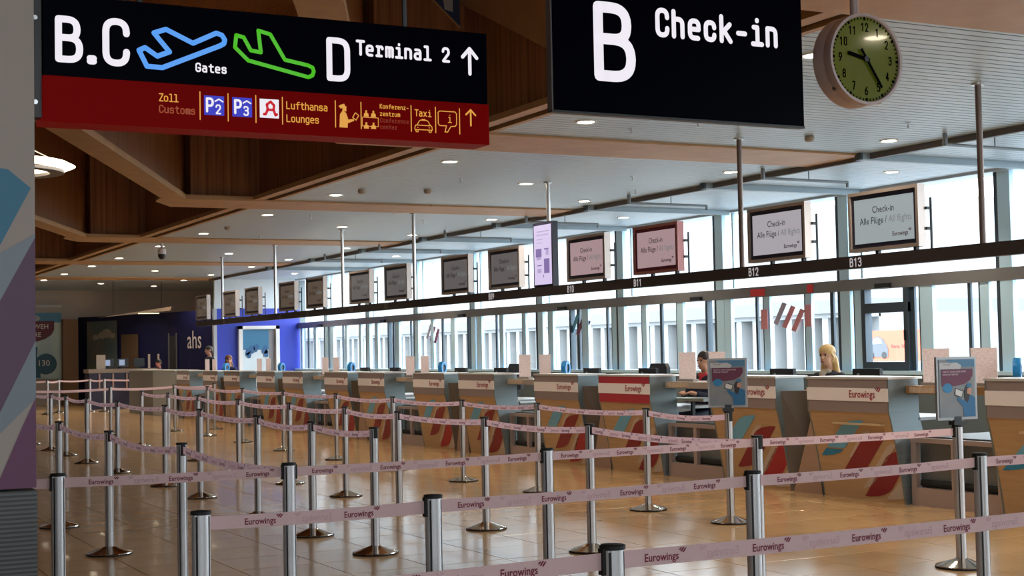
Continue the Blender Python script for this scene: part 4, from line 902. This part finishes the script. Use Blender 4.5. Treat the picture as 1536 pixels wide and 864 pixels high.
# printed column at the left edge
col = thing('printed_column', 'tall rectangular column with blue and purple shapes at the left edge', 'column', (0, 5.9, 0))
part('shaft', MB().box(-.35, .985, 0, .7, 1.08, 6.3), mat('column_beige', (.40, .33, .29), .6), col)
part('base', MB().box(-.35, .987, -.003, .703, 0, 1.05), mat('column_base', (.06, .06, .058), .5, .3), col)
rb = MB()
for k in range(60): rb.box(-.35, .9875, -.006, -.003, .02 + k * .0172, .029 + k * .0172)
q = part('grille', rb, mat('grille_bar', (.12, .12, .118), .5, .3), col); q['kind'] = 'stuff'
for nm, pts, c in (('blue_shape', [(.70, 2.32), (.783, 2.306), (.856, 2.294), (.886, 2.29), (.97, 2.22), (.855, 1.995), (.781, 1.848), (.70, 1.69)], (.055, .20, .30)), ('grey_shape', [(.70, 1.87), (.782, 1.917), (.855, 1.964), (.985, 2.041), (.985, 2.028), (.854, 1.782), (.781, 1.645), (.70, 1.5)], (.25, .29, .32)),
                   ('purple_shape', [(.985, 2.028), (.985, 1.627), (.70, 1.04), (.70, 1.5)], (.13, .065, .115)), ('grey_shape', [(.985, 1.627), (.985, 1.405), (.775, 1.195)], (.22, .26, .29)),
                   ('purple_shape', [(.984, 1.405), (.985, 1.06), (.82, 1.06), (.851, 1.102), (.935, 1.299)], (.15, .05, .11))):
    part(nm, MB().quad(*[(x, -.0012 - c[0] * .004, z) for x, z in pts]), mat('col_%s_%.2f' % (nm, c[0]), c, .55), col)

# ================================================================ FAR DESKS
fd = thing('far_desk', 'dim purple fronted desk at the far end of the hall', 'desk', (9.3, 46.2, 0))
part('body', MB().box(0, 2.2, 0, .7, 0, 1.12), mat('desk_purple', (.016, .010, .035), .5), fd); part('top', MB().box(-.03, 2.22, -.05, .72, 1.12, 1.24), mat('desk_top_brown', (.24, .17, .12), .4), fd)
for k in range(5): part('front_post', MB().box(.28 + k * .42, .33 + k * .42, -.03, 0, .6, 1.1), mat('desk_post', (.35, .22, .18), .5), fd)
for i, x in enumerate((9.95, 10.4, 10.9)):
    t = thing('desk_monitor', '%s small monitor from the left on the far purple desk' % ORD[i], 'monitor', (x, 46.5, 1.24), 'monitors on the far desk')
    part('foot', MB().box(-.08, .08, -.07, .07, 0, .015), M_black, t); part('panel', MB().box(-.17, .17, -.02, .02, .05, .32), M_black, t); part('stem', MB().box(-.02, .02, 0, .03, .01, .1), M_black, t)
    part('glow', MB().box(-.12, .05, -.025, -.02, .1, .28), emis('monitor_glow', (.35, .42, .6), .8) if i < 2 else M_black, t)
for i, (x, w) in enumerate(((9.55, .28), (11.15, .07), (11.45, .06))):
    tag(part('desk_notice', MB().box(x, x + w, 46.35, 46.36, 1.238, 1.68), mat('notice_dim', (.42, .34, .27), .7)), '%s pale notice from the left standing on the far purple desk' % ORD[i], 'notice', 'notices on the far desk')
sd = thing('service_desk', 'plain grey steel desk front beyond counter B01', 'desk', (XC, 37.4, 0))
part('front', MB().box(0, .03, 0, 2.4, 0, 1.2), mat('desk_front_light', (.42, .45, .45), .4, .3), sd); part('return_front', MB().box(.0, .03, 2.4, 5.2, 0, 1.2), mat('desk_front_dark', (.17, .16, .145), .4, .3), sd)
part('top', MB().box(-.01, .6, 0, 5.2, 1.2, 1.23), MATS['counter_top'], sd)

# ================================================================ PEOPLE
def blob(parts, name, m, parent, voxel=.011, smooth_it=6):
    """union of tapered capsules and ellipsoids, remeshed to one continuous skin"""
    V, FC = [], []
    def solid(rings):
        n = len(rings[0]); b0 = len(V)
        for rg in rings: V.extend(rg)
        for k in range(len(rings) - 1):
            for i in range(n): j = (i + 1) % n; FC.append((b0 + k * n + i, b0 + k * n + j, b0 + (k + 1) * n + j, b0 + (k + 1) * n + i))
        FC.append(tuple(b0 + i for i in range(n))[::-1]); e = b0 + (len(rings) - 1) * n; FC.append(tuple(e + i for i in range(n)))
    N_ = 18
    for p in parts:
        if p[0] == 'e':
            c, rd = Vector(p[1]), p[2]
            solid([[(c.x + rd[0] * math.cos(th) * math.cos(2 * math.pi * i / N_), c.y + rd[1] * math.cos(th) * math.sin(2 * math.pi * i / N_), c.z + rd[2] * math.sin(th)) for i in range(N_)] for th in [-1.5 + 3.0 * k / 12 for k in range(13)]])
        else:
            _, A0, B0, ra, rb_ = p; A0, B0 = Vector(A0), Vector(B0); d = (B0 - A0).normalized(); e1 = d.orthogonal().normalized(); e2 = d.cross(e1)
            seq = [(A0, ra, th) for th in (-1.5, -1.1, -.7, -.35, 0)] + [(B0, rb_, th) for th in (0, .35, .7, 1.1, 1.5)]
            solid([[tuple(cc + d * rr * math.sin(th) + (e1 * math.cos(2 * math.pi * i / N_) + e2 * math.sin(2 * math.pi * i / N_)) * rr * math.cos(th)) for i in range(N_)] for cc, rr, th in seq])
    me = bpy.data.meshes.new(name); me.from_pydata(V, [], FC)
    o = bpy.data.objects.new('tmp', me); COL.objects.link(o)
    md = o.modifiers.new('r', 'REMESH'); md.mode = 'VOXEL'; md.voxel_size = voxel; md.use_smooth_shade = True
    sm_ = o.modifiers.new('s', 'SMOOTH'); sm_.iterations = smooth_it; sm_.factor = .5
    dg = bpy.context.evaluated_depsgraph_get(); res = bpy.data.meshes.new_from_object(o.evaluated_get(dg)); bpy.data.objects.remove(o)
    res.name = name; res.materials.clear(); res.materials.append(m)
    for p in res.polygons: p.use_smooth = True
    return put(name, res, parent)
def hand_parts(w, d, up, s=1):
    """palm and five bent fingers from wrist w along direction d"""
    w, d, up = Vector(w), Vector(d).normalized(), Vector(up).normalized(); sd_ = d.cross(up) * s; out = [('c', w, w + d * .07, .026, .03), ('c', w + d * .04 + sd_ * .018, w + d * .08 + sd_ * .024, .02, .017), ('c', w + d * .04 - sd_ * .018, w + d * .08 - sd_ * .024, .02, .017)]
    for k, L in enumerate((.066, .076, .072, .055)):
        b0 = w + d * .085 + sd_ * (.03 - .02 * k); b1 = b0 + d * L * .55 - up * .008; b2 = b1 + d * L * .4 - up * .03
        out += [('c', b0, b1, .0095, .009), ('c', b1, b2, .009, .0075)]
    t0 = w + d * .025 + sd_ * .028; t1 = t0 + d * .03 + sd_ * .024; t2 = t1 + d * .032 + sd_ * .004
    out += [('c', t0, t1, .013, .0105), ('c', t1, t2, .0105, .009)]
    return out
def person(label, loc, rz, head_z, seated=True, skin=(.60, .31, .19), hair=(.5, .3, .09), hair_style='long', jacket=(.010, .013, .03), shirt=None, scarf=None, arms='desk', turn=0.0, voxel=.012):
    """faces local -x; origin on the floor; head_z = height of the crown"""
    t = thing('person', label, 'person', loc, None, rz)
    sk_ = mat('skin_%d' % (skin[0] * 1000 + skin[1] * 100), skin, .5); jk = mat('cloth_%d%d' % (jacket[0] * 1000, jacket[2] * 1000), jacket, .8); hr = mat('hair_%d%d' % (hair[0] * 1000, hair[1] * 1000), hair, .45, noise=((60, 60, 6), tuple(min(1, c * 1.5) for c in hair), .3))
    hz = head_z - .115; sh = head_z - .315; hip = head_z - .83 if seated else head_z - .84
    ct, st_ = math.cos(turn), math.sin(turn)
    def hp(x, y, z): return (x * ct - y * st_, x * st_ + y * ct, hz + z)
    body = [('e', (.01, 0, hz + .02), (.092, .075, .098)), ('e', hp(-.022, 0, -.045), (.066, .058, .075)), ('e', hp(-.05, 0, -.088), (.03, .028, .022)),
            ('c', hp(-.092, 0, .012), hp(-.108, 0, -.022), .009, .013), ('e', hp(-.087, 0, -.062), (.012, .022, .008)), ('e', hp(-.08, 0, .038), (.016, .05, .012)),
            ('e', hp(.012, .076, -.005), (.018, .009, .03)), ('e', hp(.012, -.076, -.005), (.018, .009, .03)), ('c', (.02, 0, hz - .09), (.03, 0, sh + .02), .05, .055),
            ('e', (.03, 0, sh - .07), (.10, .17, .10)), ('c', (.03, 0, sh - .1), (.03, 0, hip + .1), .125, .12), ('e', (.03, 0, hip + .05), (.13, .17, .12))]
    coat = [('e', (.03, 0, sh - .06), (.118, .188, .105)), ('c', (.03, .04, sh - .12), (.03, .04, hip + .1), .135, .13), ('c', (.03, -.04, sh - .12), (.03, -.04, hip + .1), .135, .13), ('e', (.03, 0, hip + .06), (.15, .19, .12))]
    for s in (1, -1):
        S0 = Vector((.03, s * .185, sh - .045))
        if arms == 'desk': E0, W0 = Vector((-.06, s * .24, sh - .27)), Vector((-.30, s * .10, sh - .205))
        else: E0, W0 = Vector((.06, s * .25, sh - .30)), Vector((-.02, s * .25, sh - .55))
        body += [('c', S0, E0, .048, .04), ('c', E0, W0, .04, .027)]; coat += [('c', S0, E0, .066, .054), ('c', E0, W0.lerp(E0, .08), .054, .04)]
        body += hand_parts(W0, W0 - E0, (0, 0, 1) if arms == 'desk' else (-1, 0, 0), s)
    legs = []
    for s in (1, -1):
        if seated:
            K, A_ = Vector((-.40, s * .11, hip + .02)), Vector((-.36, s * .11, .10)); legs += [('c', (.02, s * .09, hip + .02), K, .088, .062), ('c', K, A_, .06, .042)]
            body += [('c', (.02, s * .09, hip + .02), K, .075, .055), ('c', K, A_, .052, .036), ('c', A_ + Vector((.03, 0, -.05)), A_ + Vector((-.15, 0, -.06)), .036, .03)]
        else:
            K, A_ = Vector((-.01, s * .10, .50)), Vector((.02, s * .11, .10)); legs += [('c', (.02, s * .09, hip), K, .095, .068), ('c', K, A_, .066, .05)]
            body += [('c', (.02, s * .09, hip), K, .08, .058), ('c', K, A_, .055, .04), ('c', A_ + Vector((.03, 0, -.05)), A_ + Vector((-.16, 0, -.06)), .038, .03)]
    blob(body, 'body', sk_, t, voxel * .75); blob(coat, 'jacket', jk, t, voxel); blob(legs, 'trousers', jk, t, voxel)
    shoes = [('c', (.0 + (-.36 if seated else .02) + .03, s * .11, .045), ((-.36 if seated else .02) - .17, s * .11, .04), .045, .036) for s in (1, -1)]
    for q_ in shoes: blob([q_], 'shoe', M_black, t, voxel)
    if hair_style == 'long': hp_ = [('e', hp(.014, 0, .052), (.103, .088, .084)), ('e', hp(.055, 0, -.03), (.07, .088, .10)), ('c', hp(.06, .062, -.03), hp(.05, .085, -.22), .034, .038), ('c', hp(.065, -.062, -.03), hp(.05, -.10, -.24), .034, .045), ('c', hp(.09, 0, -.05), hp(.1, 0, -.24), .055, .06), ('c', hp(-.045, .045, .08), hp(.0, .078, .0), .018, .016), ('c', hp(-.045, -.045, .08), hp(.0, -.078, .0), .018, .016)]
    elif hair_style == 'tied': hp_ = [('e', hp(.012, 0, .052), (.099, .085, .082)), ('e', hp(.05, 0, -.01), (.065, .083, .08)), ('e', hp(.125, 0, .0), (.035, .035, .035))]
    else: hp_ = [('e', hp(.010, 0, .054), (.100, .084, .080)), ('e', hp(.05, 0, .0), (.062, .081, .075))]
    blob(hp_, 'hair', hr, t, .009)
    for s in (1, -1):
        part('eye', MB().lathe([(.004, -.011), (.011, -.005), (.011, .005), (.004, .011)], 10), mat('eye_dark', (.02, .015, .012), .3), t, True, loc=hp(-.083, s * .032, .012))
    part('lips', MB().prism([(-.022, 0), (0, .007), (.022, 0), (0, -.008)], 0, -.008, .004), mat('lip_red', (.40, .10, .09), .5), t, loc=hp(-.095, 0, -.062), rot=(0, 0, turn))
    if shirt: blob([('c', (-.055, 0, sh - .18), (-.06, 0, sh + .0), .055, .045), ('c', (-.02, .05, sh + .02), (-.02, -.05, sh + .02), .035, .035)], 'blouse', mat('shirt_%d' % (shirt[0] * 1000), shirt, .7), t, .009)
    if scarf: blob([('c', (-.03, .045, sh + .035), (-.07, 0, sh - .0), .026, .026), ('c', (-.03, -.045, sh + .035), (-.07, 0, sh - .0), .026, .026), ('c', (-.075, 0, sh), (-.10, .02, sh - .12), .024, .012)], 'scarf', mat('scarf_%d%d' % (scarf[0] * 1000, scarf[1] * 1000), scarf, .7), t, .008)
    return t
person('seated woman with long blonde hair, dark jacket and cream scarf behind counter B13', (10.8, 13.08, 0), .05, 1.54, True, (.66, .36, .22), (.50, .33, .13), 'long', shirt=(.6, .5, .38), scarf=(.62, .52, .40), turn=.30)
chair(10.98, 13.08, 'black office chair under the blonde woman', -.15, top=1.12)
person('seated woman with dark tied hair and red scarf, hands on a tray behind the notices', (10.74, 15.40, 0), .30, 1.49, True, (.50, .24, .14), (.02, .012, .01), 'tied', scarf=(.45, .02, .03), turn=-.1)
chair(10.93, 15.45, 'black office chair under the dark haired woman', .25, top=1.12)
tr = thing('document_tray', 'pale grey tray under the hands of the dark haired woman', 'tray', (10.28, 14.90, .90)); part('plate', MB().box(-.16, .16, -.36, .36, 0, .035), mat('tray_grey', (.5, .55, .56), .4), tr); part('leg', MB().box(-.02, .02, -.3, -.26, -.238, 0), M_black, tr); part('leg', MB().box(-.02, .02, .08, .12, -.238, 0), M_black, tr)
person('standing man with short dark hair and black shirt behind the far counters', (10.95, 38.75, 0), .1, 1.84, False, (.42, .2, .13), (.02, .012, .01), 'short', arms='down', voxel=.016)
person('seated woman with auburn hair beside the standing man at the far counters', (10.95, 36.9, 0), .5, 1.58, True, (.5, .24, .15), (.10, .03, .014), 'long', jacket=(.012, .02, .07), turn=.9, voxel=.016)
chair(11.13, 36.9, 'black office chair under the auburn haired woman', .1, top=1.1)
person('seated person with dark hair at the dim end of the far grey desk', (11.2, 45.2, 0), .3, 1.5, True, (.4, .14, .1), (.015, .01, .01), 'short', jacket=(.012, .012, .014), voxel=.018)
chair(11.4, 45.2, 'black office chair at the dim end of the far grey desk', .3, top=1.1)
